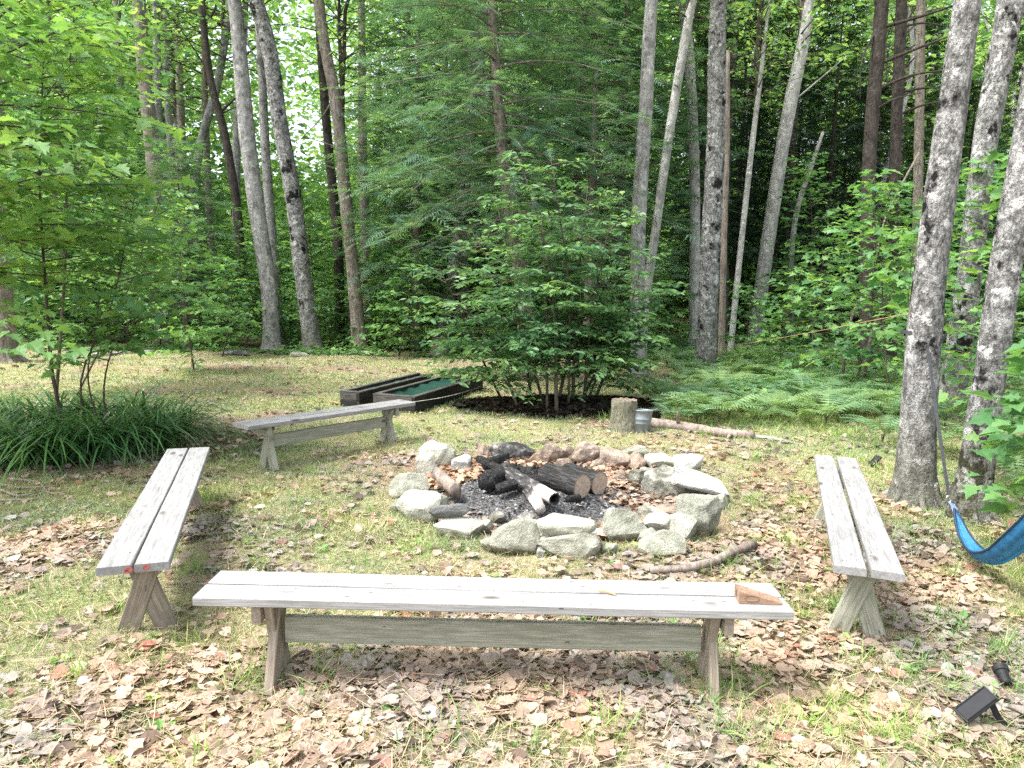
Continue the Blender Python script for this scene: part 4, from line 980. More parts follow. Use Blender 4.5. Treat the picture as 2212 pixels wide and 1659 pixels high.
for i, (px, Y, m, sc) in enumerate([(1500, 21.5, s1, .8), (1580, 23.5, s1, .8), (1660, 22.5, s1, .75), (1770, 23, s1, .8), (1850, 24, s2, .8), (1700, 27, s2, .9), (1590, 27.5, s2, .9), (1500, 26, s2, .85), (1800, 28, s2, .95), (1950, 25, s1, .8), (2060, 23, s2, .8), (2160, 20, s1, .7)]):
    x = At(px, 700, Y)[0]; tree2('spruce', 'dark spruce with dead lower twigs in the shaded wood on the right', m, (x, Y), i*1.3, sc, 'dark spruces of the right wood')

# ------------------------------------------------------------------ broadleaf crowns for tall trunks
def crown_mesh(seed, H=5.5, spread=2.4, nb=36, leaf=.19, lsp=.14, tsp=.25):
    r = np.random.default_rng(seed); f = Fol(r)
    tube(f.w, [(0, 0, 0), (.05, .1, H*.5), (-.05, 0, H)], [.07, .05, .01], 6)
    for i in range(nb):
        t = (i+r.random())/nb; az = i*2.4+r.normal()*.4; e = .2+.75*t+r.normal()*.2; L = spread*(1.1-.6*t)*(.5+.7*r.random())*min(1, .6+t)
        d = np.array([math.cos(az)*math.cos(e), math.sin(az)*math.cos(e), math.sin(e)]); f.branch(np.array([0, 0, H*t*.85]), d, L, .12, .45, tsp, lsp, leaf, .022, .5, bare=.25, flat=False)
    lm = MB(); f.leaves(lm, QUAD, mat=0); n = lm.n
    off = lm.n; lm.V += f.w.V
    for fc, mm in zip(f.w.Fc, f.w.M): lm.Fc.append(fc+off); lm.M.append(mm*0+1)
    lm.n += f.w.n
    return lm.mesh('crown', [L_HIGH, B_TWIG])
CR = [crown_mesh(51), crown_mesh(52, 6.5, 2.8, 42), crown_mesh(53, 4.5, 2.1, 32)]

# ------------------------------------------------------------------ individual trunks of the wood edge
def trunk(name, label, pts, widths, bark, Y=None, top=11., crown=(0, 1., .62), base_y=None, limbs=(), flare=1.35, seg=16, group=None, snag=False):
    b = G(*pts[-1]) if Y is None else At(*pts[-1], Y); Y = b[1]
    W = np.array([At(px, py, Y) for px, py in pts][::-1]); wd = np.array(widths[::-1], float)/2*Y/F
    g0 = float(gh(W[0][0], Y)); W[0][2] = min(W[0][2], g0-.05)
    if W[0][2] > g0-.05 or W[0][2] < g0-.3: W[0][2] = g0-.05
    if not snag:
        d = nrm(W[-1]-W[-2]); k = max(.5, (top-W[-1][2])/max(.3, d[2])); W = np.r_[W, [W[-1]+d*k*.5+rng.normal(size=3)*.1, W[-1]+d*k]]; wd = np.r_[wd, wd[-1]*.75, wd[-1]*.4]
    base = np.array([W[0][0], Y, g0]); n = max(18, int((W[-1][2]-W[0][2])/.28)); P = resample(W, n)
    d_ = np.r_[0, np.cumsum(np.linalg.norm(np.diff(W, axis=0), axis=1))]; rad = np.interp(np.linspace(0, d_[-1], n), d_, wd)*(1+.05*(rng.random(n)-.5))
    hgt = P[:, 2]-g0; rad = rad*(1+(flare-1)*np.exp(-np.maximum(hgt, 0)/.22))
    k_ = max(0, int(np.searchsorted(hgt, .05))); P = np.r_[P[:1], [P[0]+(P[1]-P[0])*f_ for f_ in (.2, .4, .6, .8)], P[1:]]; rad = np.interp(np.r_[0, .2, .4, .6, .8, np.arange(1, n)], np.arange(n), rad)
    rad[:5] *= np.array([1.22, 1.12, 1.05, 1.02, 1.0]) if flare > 1.3 else 1
    mb = MB(); tube(mb, P-base, rad, seg, wob=.07)
    if flare > 1.4:
        for q_ in range(6):
            an = q_*1.05+rng.random()*.5; dv_ = np.array([math.cos(an), math.sin(an), 0]); r_0 = rad[3]
            tube(mb, resample([dv_*r_0*.75+[0, 0, .20], dv_*r_0*1.0+[0, 0, .075], dv_*r_0*1.45+[0, 0, .005], dv_*r_0*1.9-[0, 0, .05]], 8), np.linspace(r_0*.20, r_0*.09, 8), 8, wob=.15)
    for lp, lw in limbs:
        Lp = np.array([At(px, py, Y+dy) for px, py, dy in lp]); Lr = resample(Lp, 10) if len(Lp) > 2 else Lp; tube(mb, Lr-base, np.linspace(lw/2*Y/F, lw/6*Y/F, len(Lr)), 6)
    t = thing(name, label, 'tree', base, 0, group); mb.build('trunk', bark, t, smooth=True)
    if crown is not None:
        i0, sc, fr = crown; o = mobj('crown', CR[i0], t); zc = g0+(P[-1][2]-g0)*fr; k = int(np.argmin(abs(P[:, 2]-zc))); o.location = tuple(P[k]-base); o.scale = (sc,)*3; o.rotation_euler = (0, 0, rng.random()*6)
    return t
trunk('aspen_tree', 'thick grey aspen with a dark strap tied round it', [(2090, 0), (2062, 200), (2027, 450), (1998, 700), (1985, 880), (1975, 1088)], [52, 56, 62, 68, 70, 76], B_ASPEN, None, 9, (0, 1., .72), flare=1.41, seg=22)
trunk('aspen_tree', 'grey aspen leaning behind and between the two thick right trunks', [(2184, 0), (2125, 330), (2098, 560), (2050, 898)], [50, 46, 46, 56], B_ASPEN, None, 10, (1, 1., .7), seg=20)
trunk('aspen_tree', 'grey leaning aspen with black scars at the right picture edge', [(2268, 0), (2225, 260), (2180, 520), (2146, 760), (2092, 1112)], [48, 54, 58, 62, 66], B_ASPEN, None, 9, (0, 1., .75), flare=1.41, seg=22)
trunk('aspen_tree', 'tall straight grey trunk rising from the ferns', [(1553, 0), (1546, 300), (1532, 600), (1524, 808)], [34, 38, 42, 42], B_ASPEN, None, 11, (1, 1., .66), seg=18)
trunk('dead_snag', 'bare reddish broken snag right against the tall grey trunk', [(1572, 110), (1570, 300), (1563, 540), (1558, 790)], [9, 12, 13, 15], B_SNAG, 15.6, 6.2, None, snag=True)
trunk('birch_tree', 'slim pale birch leaning right behind the fern bank', [(1740, 60), (1702, 250), (1662, 500), (1626, 757)], [24, 27, 29, 32], B_PALE, None, 11, (0, 1., .66), limbs=[(((1712, 220, 0), (1760, 180, -.2), (1830, 120, -.3)), 4)])
trunk('young_birch', 'very thin pale birch between the tall trunk and the leaning birch', [(1642, 170), (1624, 320), (1606, 480), (1578, 725)], [10, 11, 12, 13], B_PALE, 17, 8, (2, .7, .7))
trunk('birch_tree', 'thin pale trunk leaning and broken off, right of the slim birch', [(1778, 285), (1752, 360), (1728, 430), (1712, 700)], [6, 10, 11, 12], B_GREY, 20.5, 5, None, snag=True)
trunk('aspen_tree', 'straight pale grey trunk right of the thicket, nearer of the pair', [(1408, 0), (1394, 250), (1380, 470), (1376, 640), (1378, 850)], [26, 29, 31, 31, 34], B_GREY, 14.2, 11, (0, 1., .66))
trunk('aspen_tree', 'pale trunk crossing behind, leaning right beside the straight grey one', [(1492, 20), (1452, 250), (1416, 500), (1396, 640), (1384, 790)], [18, 19, 19, 19, 21], B_PALE, 16.5, 11, (1, .9, .66))
trunk('aspen_tree', 'weathered pale trunk seen between the crossing one and the tall grey one', [(1478, 0), (1490, 150), (1498, 310), (1502, 720)], [24, 22, 22, 24], B_PALE, 19, 11, (2, 1., .7), limbs=[(((1484, 80, 0), (1470, 20, 0), (1440, -40, .3)), 8)])
trunk('pine_tree', 'black conifer trunk with long dead boughs on the right', [(1906, 0), (1896, 120), (1884, 250), (1880, 700)], [27, 27, 27, 30], B_DARK, 14, 10, (2, .9, .75),
      limbs=[(((1900, 60, 0), (1990, 35, -.4), (2080, 5, -.8)), 9), (((1894, 140, 0), (1980, 105, -.3), (2075, 70, -.6)), 8), (((1892, 195, 0), (1960, 165, -.3), (2060, 150, -.5)), 7), (((1890, 70, 0), (1862, 130, -.2), (1858, 220, -.2)), 5), (((1886, 240, 0), (1930, 215, -.3), (1990, 200, -.4)), 5), (((1896, 30, 0), (1880, -20, 0), (1850, -40, 0)), 6)])
trunk('pine_tree', 'dark conifer trunk just right of the black one', [(1948, 0), (1942, 130), (1936, 280), (1930, 720)], [22, 22, 22, 24], B_DARK, 15.5, 10, (2, .8, .75), limbs=[(((1940, 200, 0), (2000, 190, -.3), (2060, 195, -.5)), 6), (((1938, 250, 0), (1990, 228, -.3), (2070, 215, -.5)), 6), (((1944, 60, 0), (1990, 50, 0), (2060, 60, -.4)), 5)])
trunk('pine_tree', 'brown conifer trunk farther right among the boughs', [(1990, 0), (1986, 250), (1980, 720)], [18, 18, 20], B_BROWN, 17, 10, (2, .8, .75))
trunk('grey_trunk_tree', 'light grey leaning trunk with a dark hole at its foot, left of the clearing', [(506, 0), (520, 140), (536, 310), (562, 500), (580, 620), (588, 757)], [26, 30, 33, 34, 34, 36], B_GREY, None, 12, (0, 1.1, .68), limbs=[(((516, 60, 0), (560, 140, .1), (590, 190, .2)), 5)])
trunk('grey_trunk_tree', 'thinner spotted trunk behind the light grey leaning one', [(566, 170), (574, 330), (588, 520), (604, 705)], [17, 19, 21, 23], B_GREY, 19.5, 11, (2, 1., .7))
trunk('speckled_tree', 'speckled grey brown trunk leaning left, at the clearing edge', [(553, 0), (582, 110), (602, 250), (634, 430), (652, 580), (677, 759)], [30, 32, 32, 34, 34, 38], B_ASPEN, None, 12, (1, 1.1, .68), limbs=[(((580, 100, 0), (570, 60, .1), (530, 20, .2)), 6)])
trunk('furrowed_tree', 'brown furrowed trunk standing left of the thicket', [(688, 0), (700, 90), (722, 200), (744, 400), (760, 560), (778, 728)], [22, 23, 24, 26, 27, 32], B_BROWN, 18, 12, (0, 1.1, .68), limbs=[(((722, 210, 0), (690, 260, .1), (650, 300, .2)), 4), (((735, 320, 0), (690, 305, 0), (640, 290, 0)), 3)])
trunk('dark_trunk_tree', 'dark trunk close behind the brown furrowed one', [(690, 60), (700, 200), (712, 340), (728, 500), (735, 715)], [16, 18, 19, 20, 22], B_DARK, 20, 11, (2, 1., .7))
trunk('sapling_tree', 'thin dark crooked stem right of the furrowed trunk', [(752, 0), (744, 100), (740, 250), (752, 420), (760, 700)], [7, 8, 9, 10, 12], B_DARK, 18.5, 9, (2, .8, .65), limbs=[(((742, 130, 0), (775, 112, 0), (815, 110, 0)), 4)])
trunk('forked_tree', 'dark forked tree whose stems cross before the pale sky', [(437, 20), (447, 120), (462, 205), (478, 260), (498, 360), (512, 450), (520, 720)], [13, 14, 15, 17, 18, 18, 20], B_DARK, 22, 12, (1, 1., .7), limbs=[(((478, 240, 0), (510, 210, 0), (535, 180, 0)), 7), (((480, 245, 0), (500, 235, 0), (530, 225, .2)), 4), (((440, 55, 0), (462, 25, 0), (470, -20, 0)), 7)])
trunk('forked_tree', 'grey stem slanting right across the dark forked one', [(496, 0), (484, 100), (468, 190), (450, 250), (436, 300), (425, 720)], [14, 15, 16, 17, 16, 20], B_GREY, 23.5, 12, (0, 1., .7))
trunk('brown_trunk_tree', 'broad brown trunk at the left picture edge', [(-14, 300), (-6, 520), (0, 660), (4, 782)], [44, 46, 50, 58], B_BROWN, None, 12, (1, 1.1, .7), flare=1.5)
trunk('brown_trunk_tree', 'brown trunk seen through the left maple leaves', [(300, 0), (312, 160), (330, 330), (345, 540), (356, 746)], [26, 27, 30, 34, 36], B_BROWN, None, 12, (0, 1.1, .7))
trunk('grey_trunk_tree', 'grey upright trunk at the upper left, right of the brown one', [(336, 0), (340, 160), (345, 400), (350, 720)], [14, 15, 17, 18], B_GREY, 23, 12, (2, 1., .72))
trunk('grey_trunk_tree', 'grey stem standing left of the forked tree', [(352, 0), (360, 180), (376, 420), (392, 720)], [12, 13, 15, 16], B_GREY, 26, 12, (1, 1., .72))
trunk('white_pine', 'pale wide trunk leaning behind the hemlock boughs', [(1042, 0), (1028, 150), (1008, 330), (996, 450), (968, 660), (950, 745)], [38, 36, 30, 28, 26, 34], B_PALE, 19, 13, (1, 1.1, .7), limbs=[(((1030, 170, -.2), (980, 180, -.3), (955, 195, -.3)), 5)])
trunk('white_pine', 'grey brown trunk right of the pale wide one, behind the boughs', [(1060, 0), (1070, 140), (1052, 330), (1042, 470), (1040, 740)], [22, 22, 20, 20, 24], B_GREY, 20.5, 12, (0, 1., .7))
trunk('birch_tree', 'slim pale trunk cut off by boughs above the thicket', [(1276, 0), (1264, 90), (1254, 190), (1244, 500), (1240, 740)], [15, 15, 15, 17, 18], B_PALE, 21, 11, (2, 1., .72), limbs=[(((1272, 90, 0), (1300, 70, 0), (1330, 45, 0)), 3)])
trunk('rotten_stump', 'crumbling stump at the clearing edge behind the thicket', [(948, 728), (950, 745), (950, 768)], [26, 34, 44], B_BROWN, None, 1, None, snag=True, flare=1.3)

# deep wood: slim trunks and crowns
def slim(seed, H, r0, bark, cr, fr):
    r = np.random.default_rng(seed); P = resample(np.array([(0, 0, -.1), (r.normal()*.15, r.normal()*.1, H*.35), (r.normal()*.35, r.normal()*.2, H*.7), (r.normal()*.6, 0, H)]), 24)
    mb = MB(); tube(mb, P, np.linspace(r0, r0*.3, 24), 9, wob=.08, r=r)
    return mb.mesh('trunk', bark, True), P[int(23*fr)], cr
SL = [slim(61, 13, .13, B_GREY, CR[0], .5), slim(62, 14, .16, B_BROWN, CR[1], .5), slim(63, 11, .10, B_PALE, CR[2], .5), slim(64, 12, .11, B_DARK, CR[0], .45)]
r = np.random.default_rng(77); placed = []
k = 0
while len(placed) < 74 and k < 4000:
    k += 1; Y = 21.5+24*r.random()**1.1; x = (r.random()*2-1)*(.76*Y+1)
    if any((x-a)**2+(Y-b)**2 < 2.6 for a, b in placed): continue
    if -.43 < x/Y < -.22 and r.random() < .8: continue
    placed.append((x, Y)); m, tp, cr = SL[int(r.integers(0, 4))]; sc = .85+.4*r.random(); z = float(gh(x, Y))
    t = thing('forest_tree', 'slim trunk with a leafy crown in the wood beyond the clearing', 'tree', (x, Y, z), r.random()*6.28, 'slim trees of the deep wood'); t.scale = (sc,)*3
    mobj('trunk', m, t); o = mobj('crown', cr, t); o.location = tuple(tp); o.scale = (1.2, 1.2, 1.15)

# understorey saplings along the wood edge
UM = [sapling_mesh(71, 3.0, 1.4, 44, .17, QUAD, L_UNDER, .065, .12), sapling_mesh(72, 2.0, 1.2, 34, .155, QUAD, L_UNDER, .06, .11), sapling_mesh(73, 4.6, 1.7, 60, .18, QUAD, L_UNDER, .075, .13), sapling_mesh(74, 1.3, 1.0, 30, .14, QUAD, L_UNDER, .06, .11, z0=.05, stems=3)]
UR = [sapling_mesh(78, 3.4, 1.6, 34, .15, MAPLE, L_UNDER, .10, .2), sapling_mesh(79, 2.3, 1.4, 26, .14, MAPLE, L_UNDER, .095, .18)]
UB = [sapling_mesh(75, 3.4, 1.5, 46, .15, MAPLE, L_MAPLE, .075, .14), sapling_mesh(76, 2.3, 1.3, 36, .135, MAPLE, L_MAPLE, .07, .13)]
k = 0; pl = []
while len(pl) < 150 and k < 6000:
    k += 1; Y = 17.8+13*r.random()**1.5; x = (r.random()*2-1)*(.74*Y+1)
    if Y < 19 and abs(x) < 0: continue
    if any((x-a)**2+(Y-b)**2 < .55 for a, b in pl): continue
    if 3.2 < x < 11 and 15 < Y < 26 and r.random() < .86: continue
    pl.append((x, Y)); i = int(r.integers(0, 4)); plant('understorey_sapling', 'green leafy sapling in the understorey at the edge of the wood', 'sapling', UM[i], (x, Y), r.random()*6.28, .8+.5*r.random(), 'understorey saplings')
for i, (px, py, Y, m, sc, lb) in enumerate([
    (1850, 760, 12.2, UR[0], 1.0, 'maple sapling with bright layered leaves right of the fern bank'), (1760, 770, 14, UR[1], 1.05, 'low maple sapling behind the fern bank'),
    (1930, 770, 11, UR[0], .95, 'maple sapling left of the strapped aspen, its leaves in flat tiers'), (1600, 790, 14.5, UR[1], .75, 'small maple sapling at the foot of the tall grey trunk'),
    (2010, 800, 12.5, UR[0], 1.1, 'maple sapling behind the strapped aspen'), (2170, 880, 9.3, UR[0], 1.0, 'maple sapling behind the rightmost leaning trunk'),
    (2230, 960, 7.6, UR[1], 1.05, 'leafy maple sapling at the right picture edge'), (480, 760, 16.2, UB[1], .9, 'maple sapling behind the left bench at the clearing edge'), (420, 790, 13.5, UB[0], .85, 'pale green maple sapling leaning over the clearing from the left'), (1690, 800, 13.2, UB[1], .7, 'little maple sapling between the ferns'),
    (860, 750, 17.0, UB[1], 1., 'maple sapling between the furrowed trunk and the thicket'), (1900, 770, 15.5, UB[0], 1.1, 'maple sapling in the shade before the black conifer')]):
    x = At(px, 800, Y)[0]; plant('maple_sapling', lb, 'sapling', m, (x, Y), i*1.9, sc, 'maple saplings')
# slender bare stems slanting at the right
for (a_, m_, b_, Y, w_, lb) in [((1822, 770), (1850, 660), (1935, 560), 12.6, 8, 'slender dark stem bending right above the ferns'), ((1868, 780), (1895, 690), (1962, 575), 12.2, 9, 'slender pale stem slanting right above the ferns'), ((1985, 330), (1910, 480), (1885, 600), 12.9, 5, 'dead thin twig hanging before the shaded wood')]:
    P = resample(np.array([At(*a_, Y), At(*m_, Y), At(*b_, Y)]), 12); 
    if a_[1] > 700: P[0][2] = -.03
    o0 = P[0].copy(); mb = MB(); tube(mb, P-o0, np.linspace(w_/2*Y/F, w_/6*Y/F, 12), 6)
    for q in (5, 7, 9): tube(mb, [P[q]-o0, P[q]-o0+np.array([.2*rng.normal(), .1, .25]), P[q]-o0+np.array([.4*rng.normal(), .15, .4])], [.012, .008, .003], 4)
    tag(mb.build('slender_stem', B_BROWN, None, o0, True), lb, 'stem')

# near right maple with big bright leaves
b = np.array([G(2216, 1190)[0]+.1, 4.35, 0.])
big_maple('young_maple', 'young maple with big pale leaves at the right picture edge', b, [[b, b+[-.05, .1, .45], b+[-.12, .12, .95], b+[-.1, .2, 1.35]], [b+[.1, .3, 0], b+[.15, .35, .6], b+[.1, .4, 1.1]]], 15, .15, lsp=.085, tsp=.15, nb=22, spread=.6, z0=.2, r0=.012)
b = np.array([At(2195, 900, 6.8)[0]+.35, 6.8, 0.])
big_maple('young_maple', 'maple sapling with leaves over the leaning aspen trunks', b, [[b, b+[-.1, .0, .8], b+[-.2, .1, 1.7], b+[-.3, .2, 2.9]]], 16, .13, lsp=.07, tsp=.12, nb=40, spread=1.0, z0=.12, r0=.02)
b = np.array([At(1970, 800, 8.6)[0], 8.6, 0.])
big_maple('young_maple', 'thin maple with a few large bright leaves left of the strapped aspen', b, [[b, b+[-.04, .0, .9], b+[-.06, .1, 1.5], b+[-.05, .1, 2.4]]], 17, .15, lsp=.12, tsp=.2, nb=16, spread=.6, z0=.4, r0=.012)

# ferns
def fern_mesh(seed, n=11, L=.62):
    r = np.random.default_rng(seed); mb = MB(); a = np.arange(n)*2.4+r.normal(size=n)*.3
    X = np.stack([np.cos(a), np.sin(a), .30+.35*r.random(n)], -1); scatter(mb, FROND, np.zeros((n, 3))+r.normal(size=(n, 3))*[.03, .03, 0]+[0, 0, .10], X, np.tile(UP, (n, 1))+r.normal(size=(n, 3))*.1, L*(.65+.5*r.random(n)))
    sb_ = MB()
    for q in range(n): tube(sb_, [(0, 0, -.02), (X[q][0]*.02, X[q][1]*.02, .12)], [.005, .003], 4)
    return sb_.mesh('stalks', B_TWIG), mb.mesh('fronds', L_FERN)
FM = [fern_mesh(s) for s in (81, 82, 83, 84)]
r = np.random.default_rng(90); pf = []; k = 0
while len(pf) < 170 and k < 9000:
    k += 1; px = 1440+r.random()*560; py = 775+r.random()*150
    c = G(px, py)
    if any((c[0]-a)**2+(c[1]-b_)**2 < .07 for a, b_ in pf): continue
    pf.append((c[0], c[1])); i = int(r.integers(0, 4)); plant('fern', 'pale green fern in the fern bank on the right', 'fern', FM[i], (c[0], c[1]), r.random()*6, .6+.5*r.random(), 'ferns of the fern bank', ('stalks', 'fronds'))
for i, (px, py, sc, lb) in enumerate([(1905, 965, .9, 'fern just left of the strapped aspen foot'), (2040, 930, 1., 'fern between the strapped aspen and the leaning one'), (2015, 985, .8, 'low fern right behind the strapped aspen'), (2130, 1000, 1.1, 'fern right of the leaning scarred aspen'), (2185, 960, 1.1, 'fern at the right picture edge under the maple'), (1940, 900, 1., 'tall fern behind the strapped aspen'), (2080, 870, 1., 'fern behind the grey aspen base'), (2200, 1060, .9, 'fern under the big leaved maple'), (2160, 900, 1.1, 'fern deep under the right saplings')]):
    c = G(px, py); plant('fern', lb, 'fern', FM[i % 4], (c[0], c[1]), i*2.1, sc, None, ('stalks', 'fronds'))
# low herbs at the wood edge
hb2 = MB(); n = 26000; y = 17+9*rng.random(n)**1.5; x = (rng.random(n)*2-1)*(.76*y); a = rng.random(n)*6.283
k = n1(x, y, .8) > .32; x, y, a = x[k], y[k], a[k]; n = len(x)
scatter(hb2, QUAD, np.stack([x, y, gh(x, y)+.05+.38*rng.random(n)**1.5*sstep(17, 18.5, y)], -1), np.stack([np.cos(a), np.sin(a), .3*rng.normal(size=n)], -1), np.stack([.4*rng.normal(size=n), .4*rng.normal(size=n), np.ones(n)], -1), .10+.08*rng.random(n))
n = 14000; y = 9.8+8*rng.random(n); x = 2.8+.12*(y-9)+rng.random(n)*8; a = rng.random(n)*6.283; k = (n2(x, y, 1.1) > .35) & (x < .76*y+.5); x, y, a = x[k], y[k], a[k]; n = len(x)
scatter(hb2, QUAD, np.stack([x, y, gh(x, y)+.04+.3*rng.random(n)**1.5], -1), np.stack([np.cos(a), np.sin(a), .3*rng.normal(size=n)], -1), np.stack([.4*rng.normal(size=n), .4*rng.normal(size=n), np.ones(n)], -1), .07+.06*rng.random(n))
tag(hb2.build('low_herbs', L_UNDER), 'low green herbs carpeting the floor of the wood', 'ground cover', None, 'stuff')
# far wood read as one mass
fw = MB(); nc = 11000; y = 32+26*rng.random(nc); x = (rng.random(nc)*2-1)*(.85*y+3); z = gh(x, y)+22*rng.random(nc)**1.25
dens = np.where(z > 7, .55+.35*(n1(x, z, .22)-.5)*2, 1.); gap = np.exp(-((x/y+.32)/.12)**2)*sstep(5, 9, z); k = rng.random(nc) < np.clip(dens-.62*gap, .04, 1); x, y, z = x[k], y[k], z[k]; nc = len(x); m_ = 46
sz = .9+1.3*rng.random(nc); q = rng.normal(size=(nc, m_, 3))*[1, 1, .5]*sz[:, None, None]+np.stack([x, y, z], -1)[:, None]; q = q.reshape(-1, 3); n = len(q); a = rng.random(n)*6.283
q[:, 2] = np.maximum(q[:, 2], gh(q[:, 0], q[:, 1])+.05)
scatter(fw, QUAD, q, np.stack([np.cos(a), np.sin(a), .5*rng.normal(size=n)], -1), np.stack([.6*rng.normal(size=n), .6*rng.normal(size=n), np.ones(n)], -1), .30+.28*rng.random(n))
tag(fw.build('far_forest', L_HIGH), 'far leafy wood closing the view behind all trunks', 'forest', None, 'stuff')

# ------------------------------------------------------------------ hammock, straps, twine, lamps
HY = 6.15
STRAP = simple('dark grey webbing', (.05, .052, .055), .7, .3, 80, .4)
t = thing('hammock', 'blue fabric hammock hanging low from a dark strap at the right', 'hammock', (2.6, 4.6, 0)); o0 = np.array([2.6, 4.6, 0])
knot = At(2003, 745, 5.72); ringp = At(2050, 1072, 4.95)
def ribbon(mb, P, w, th=.003, side=(1, 0, 0)):
    P = np.asarray(P); s = nrm(np.asarray(side, float)); Tn = nrm(np.gradient(P, axis=0)); sd = nrm(s-Tn*np.sum(Tn*s, -1, keepdims=True)); nn = np.cross(Tn, sd)
    V = np.stack([P-sd*w/2-nn*th, P+sd*w/2-nn*th, P+sd*w/2+nn*th, P-sd*w/2+nn*th], 1).reshape(-1, 3); n = len(P)
    i = np.arange(n-1)[:, None]*4; j = np.arange(4)[None]; k = (j+1) % 4; mb.add(V, [np.stack([i+j, i+4+j, i+4+k, i+k], -1).reshape(-1, 4), np.arange(4), np.arange(4)[::-1]+(n-1)*4])
mb = MB(); tc = At(1992, 742, 5.86); rr = .158
a = np.linspace(-math.pi, math.pi, 40)
P = np.c_[tc[0]+np.sin(a)*rr, tc[1]-.0-np.cos(a)*rr, tc[2]+.05+.0*a]; fr = np.exp(-(a/.55)**2); P[:, 2] += .04-.11*fr
ribbon(mb, P-o0, .028, .003, (0, 0, 1))
ribbon(mb, resample([knot, At(2020, 870, 5.45), At(2036, 980, 5.15), ringp], 14)-o0, .026, .0025, (1, .3, 0)); mb.build('strap', STRAP, t)
mb = MB(); a = np.linspace(0, 6.283, 20); tube(mb, np.c_[ringp[0]+np.cos(a)*.018, np.full(20, ringp[1]), ringp[2]-.02+np.sin(a)*.024]-o0, .004, 6, cap=False); mb.build('ring', simple('steel', (.5, .5, .52), .3, .5, 20, .1, 0, .9), t)
BLUE = None
def ham_mat():
    m, nt, out = newmat('blue hammock fabric'); g = NT(nt); p = g.objc(); f = g.noise(p, 14, 4)
    c = g.mix(g.rampf(f, .3, .7), (.03, .16, .36), (.06, .27, .46)); b = g.bsdf(None, c, .6, .3); tr = g.n('ShaderNodeBsdfTranslucent', {'Color': (.08, .40, .62, 1)}); x = g.n('ShaderNodeMixShader', {0: .35})
    nt.links.new(b.outputs[0], x.inputs[1]); nt.links.new(tr.outputs[0], x.inputs[2]); nt.links.new(x.outputs[0], out.inputs[0]); return m
hs = At(2062, 1100, 4.75); hc = [hs, At(2082, 1165, 4.55), At(2110, 1205, 4.35), At(2155, 1216, 4.1), At(2212, 1180, 3.85), At(2300, 1085, 3.6), At(2420, 900, 3.35), At(2470, 800, 3.25)]
C = resample(np.array(hc), 44); C[:, 2] = np.maximum(C[:, 2], .07); Tn = nrm(np.gradient(C, axis=0)); sd = nrm(np.cross(Tn, UP)); up2 = np.cross(sd, Tn)
mb = MB(); nv = 15; s_ = np.linspace(0, 1, 44); wv = .30*np.sin(np.clip(s_*1.0+.0, 0, 1)*math.pi)**.7*.62+.012; V = []
for i in range(44):
    u = np.linspace(-1, 1, nv); ph = u*1.15
    wr = .007*np.sin(u*15+i*.11)+.004*np.sin(u*31-i*.23)
    V.append(C[i]+np.outer(np.sin(ph)*wv[i]*.42, sd[i])+np.outer((1-np.cos(ph))*wv[i]*.62+wr, up2[i]))
V = np.concatenate(V)-o0; i_ = (np.arange(43)[:, None]*nv+np.arange(nv-1)[None]).ravel(); mb.add(V, np.stack([i_, i_+1, i_+nv+1, i_+nv], -1)); HM = ham_mat()
fo = mb.build('fabric', HM, t, smooth=True); sm_ = fo.modifiers.new('thick', 'SOLIDIFY'); sm_.thickness = .003
em = MB(); ed = V.reshape(44, nv, 3)
tube(em, ed[:, 0], .007, 6); tube(em, ed[:, -1], .007, 6); em.build('hem', simple('dark navy hem', (.015, .03, .06), .7), t)
cm = MB()
for q in range(0, nv, 2): tube(cm, [ringp-o0+[0, 0, -.04], (ringp-o0)*.5+ed[1, q]*.5+rng.normal(size=3)*.004, ed[1, q]], .003, 4)
cm.build('cord', simple('blue grey cord', (.14, .20, .40), .7), t)
mb = MB(); P = resample([At(1975, 674, 5.95), At(1760, 710, 9), At(1540, 752, 14.9)], 40); P[:, 2] -= .04*np.sin(np.linspace(0, 1, 40)*math.pi)
tube(mb, P, .004, 4); tag(mb.build('twine', simple('orange brown twine', (.42, .28, .14), .8)), 'thin twine stretched from the strapped aspen to the tall grey trunk', 'twine')

BLK = simple('matt black plastic', (.016, .016, .017), .6, .25, 60, .3, .05)
PAN = simple('dark solar cell', (.012, .013, .016), .6, .2, 30, .2, 0)
def place_board(L, W, T, M, name, mat, par): return bobj(name, L, W, T, mat, par, M, nseg=1, warp=0)
a0 = G(2080, 1583); b0 = G(2140, 1500, .14); 
t = thing('solar_panel', 'black solar panel tilted on a ground stake at lower right', 'solar panel', (a0[0]+.05, a0[1]+.02, 0)); o0 = np.array(t.location)
pA = G(2075, 1548, .035); pB = At(2142, 1497, pA[1]+.02); pC = At(2092, 1578, pA[1]-.06)
xd = pB-pA; mid = (pA+pB)/2
Mx = axes(xd, (-.30, -.35, .55), mid-o0); place_board(np.linalg.norm(xd)*1.0, .07, .016, Mx, 'frame', BLK, t)
M2 = Mx @ Matrix.Translation((0, 0, .0095)); place_board(np.linalg.norm(xd)*.92, .058, .002, M2, 'cell', PAN, t)
mb = MB(); k0 = At(2138, 1512, pA[1]+.03)-o0; k1 = At(2165, 1560, pA[1]+.01)-o0; k2 = At(2190, 1598, pA[1]-.0)-o0; k2[2] = -.02
ribbon(mb, resample([k0, k1, k2], 6), .022, .006, (1, 0, .5)); mb.build('stake', BLK, t)
mb = MB(); tube(mb, [k0+[-.01, 0, .0], k0+[.012, 0, -.01]], .013, 10); mb.build('hinge', BLK, t)
c = At(2168, 1460, G(2168, 1480)[1]); t = thing('garden_spotlight', 'small black spotlight head lying in the grass at lower right', 'spotlight', (c[0], c[1], .04), .5); t.rotation_euler = (R(-58), R(14), 0)
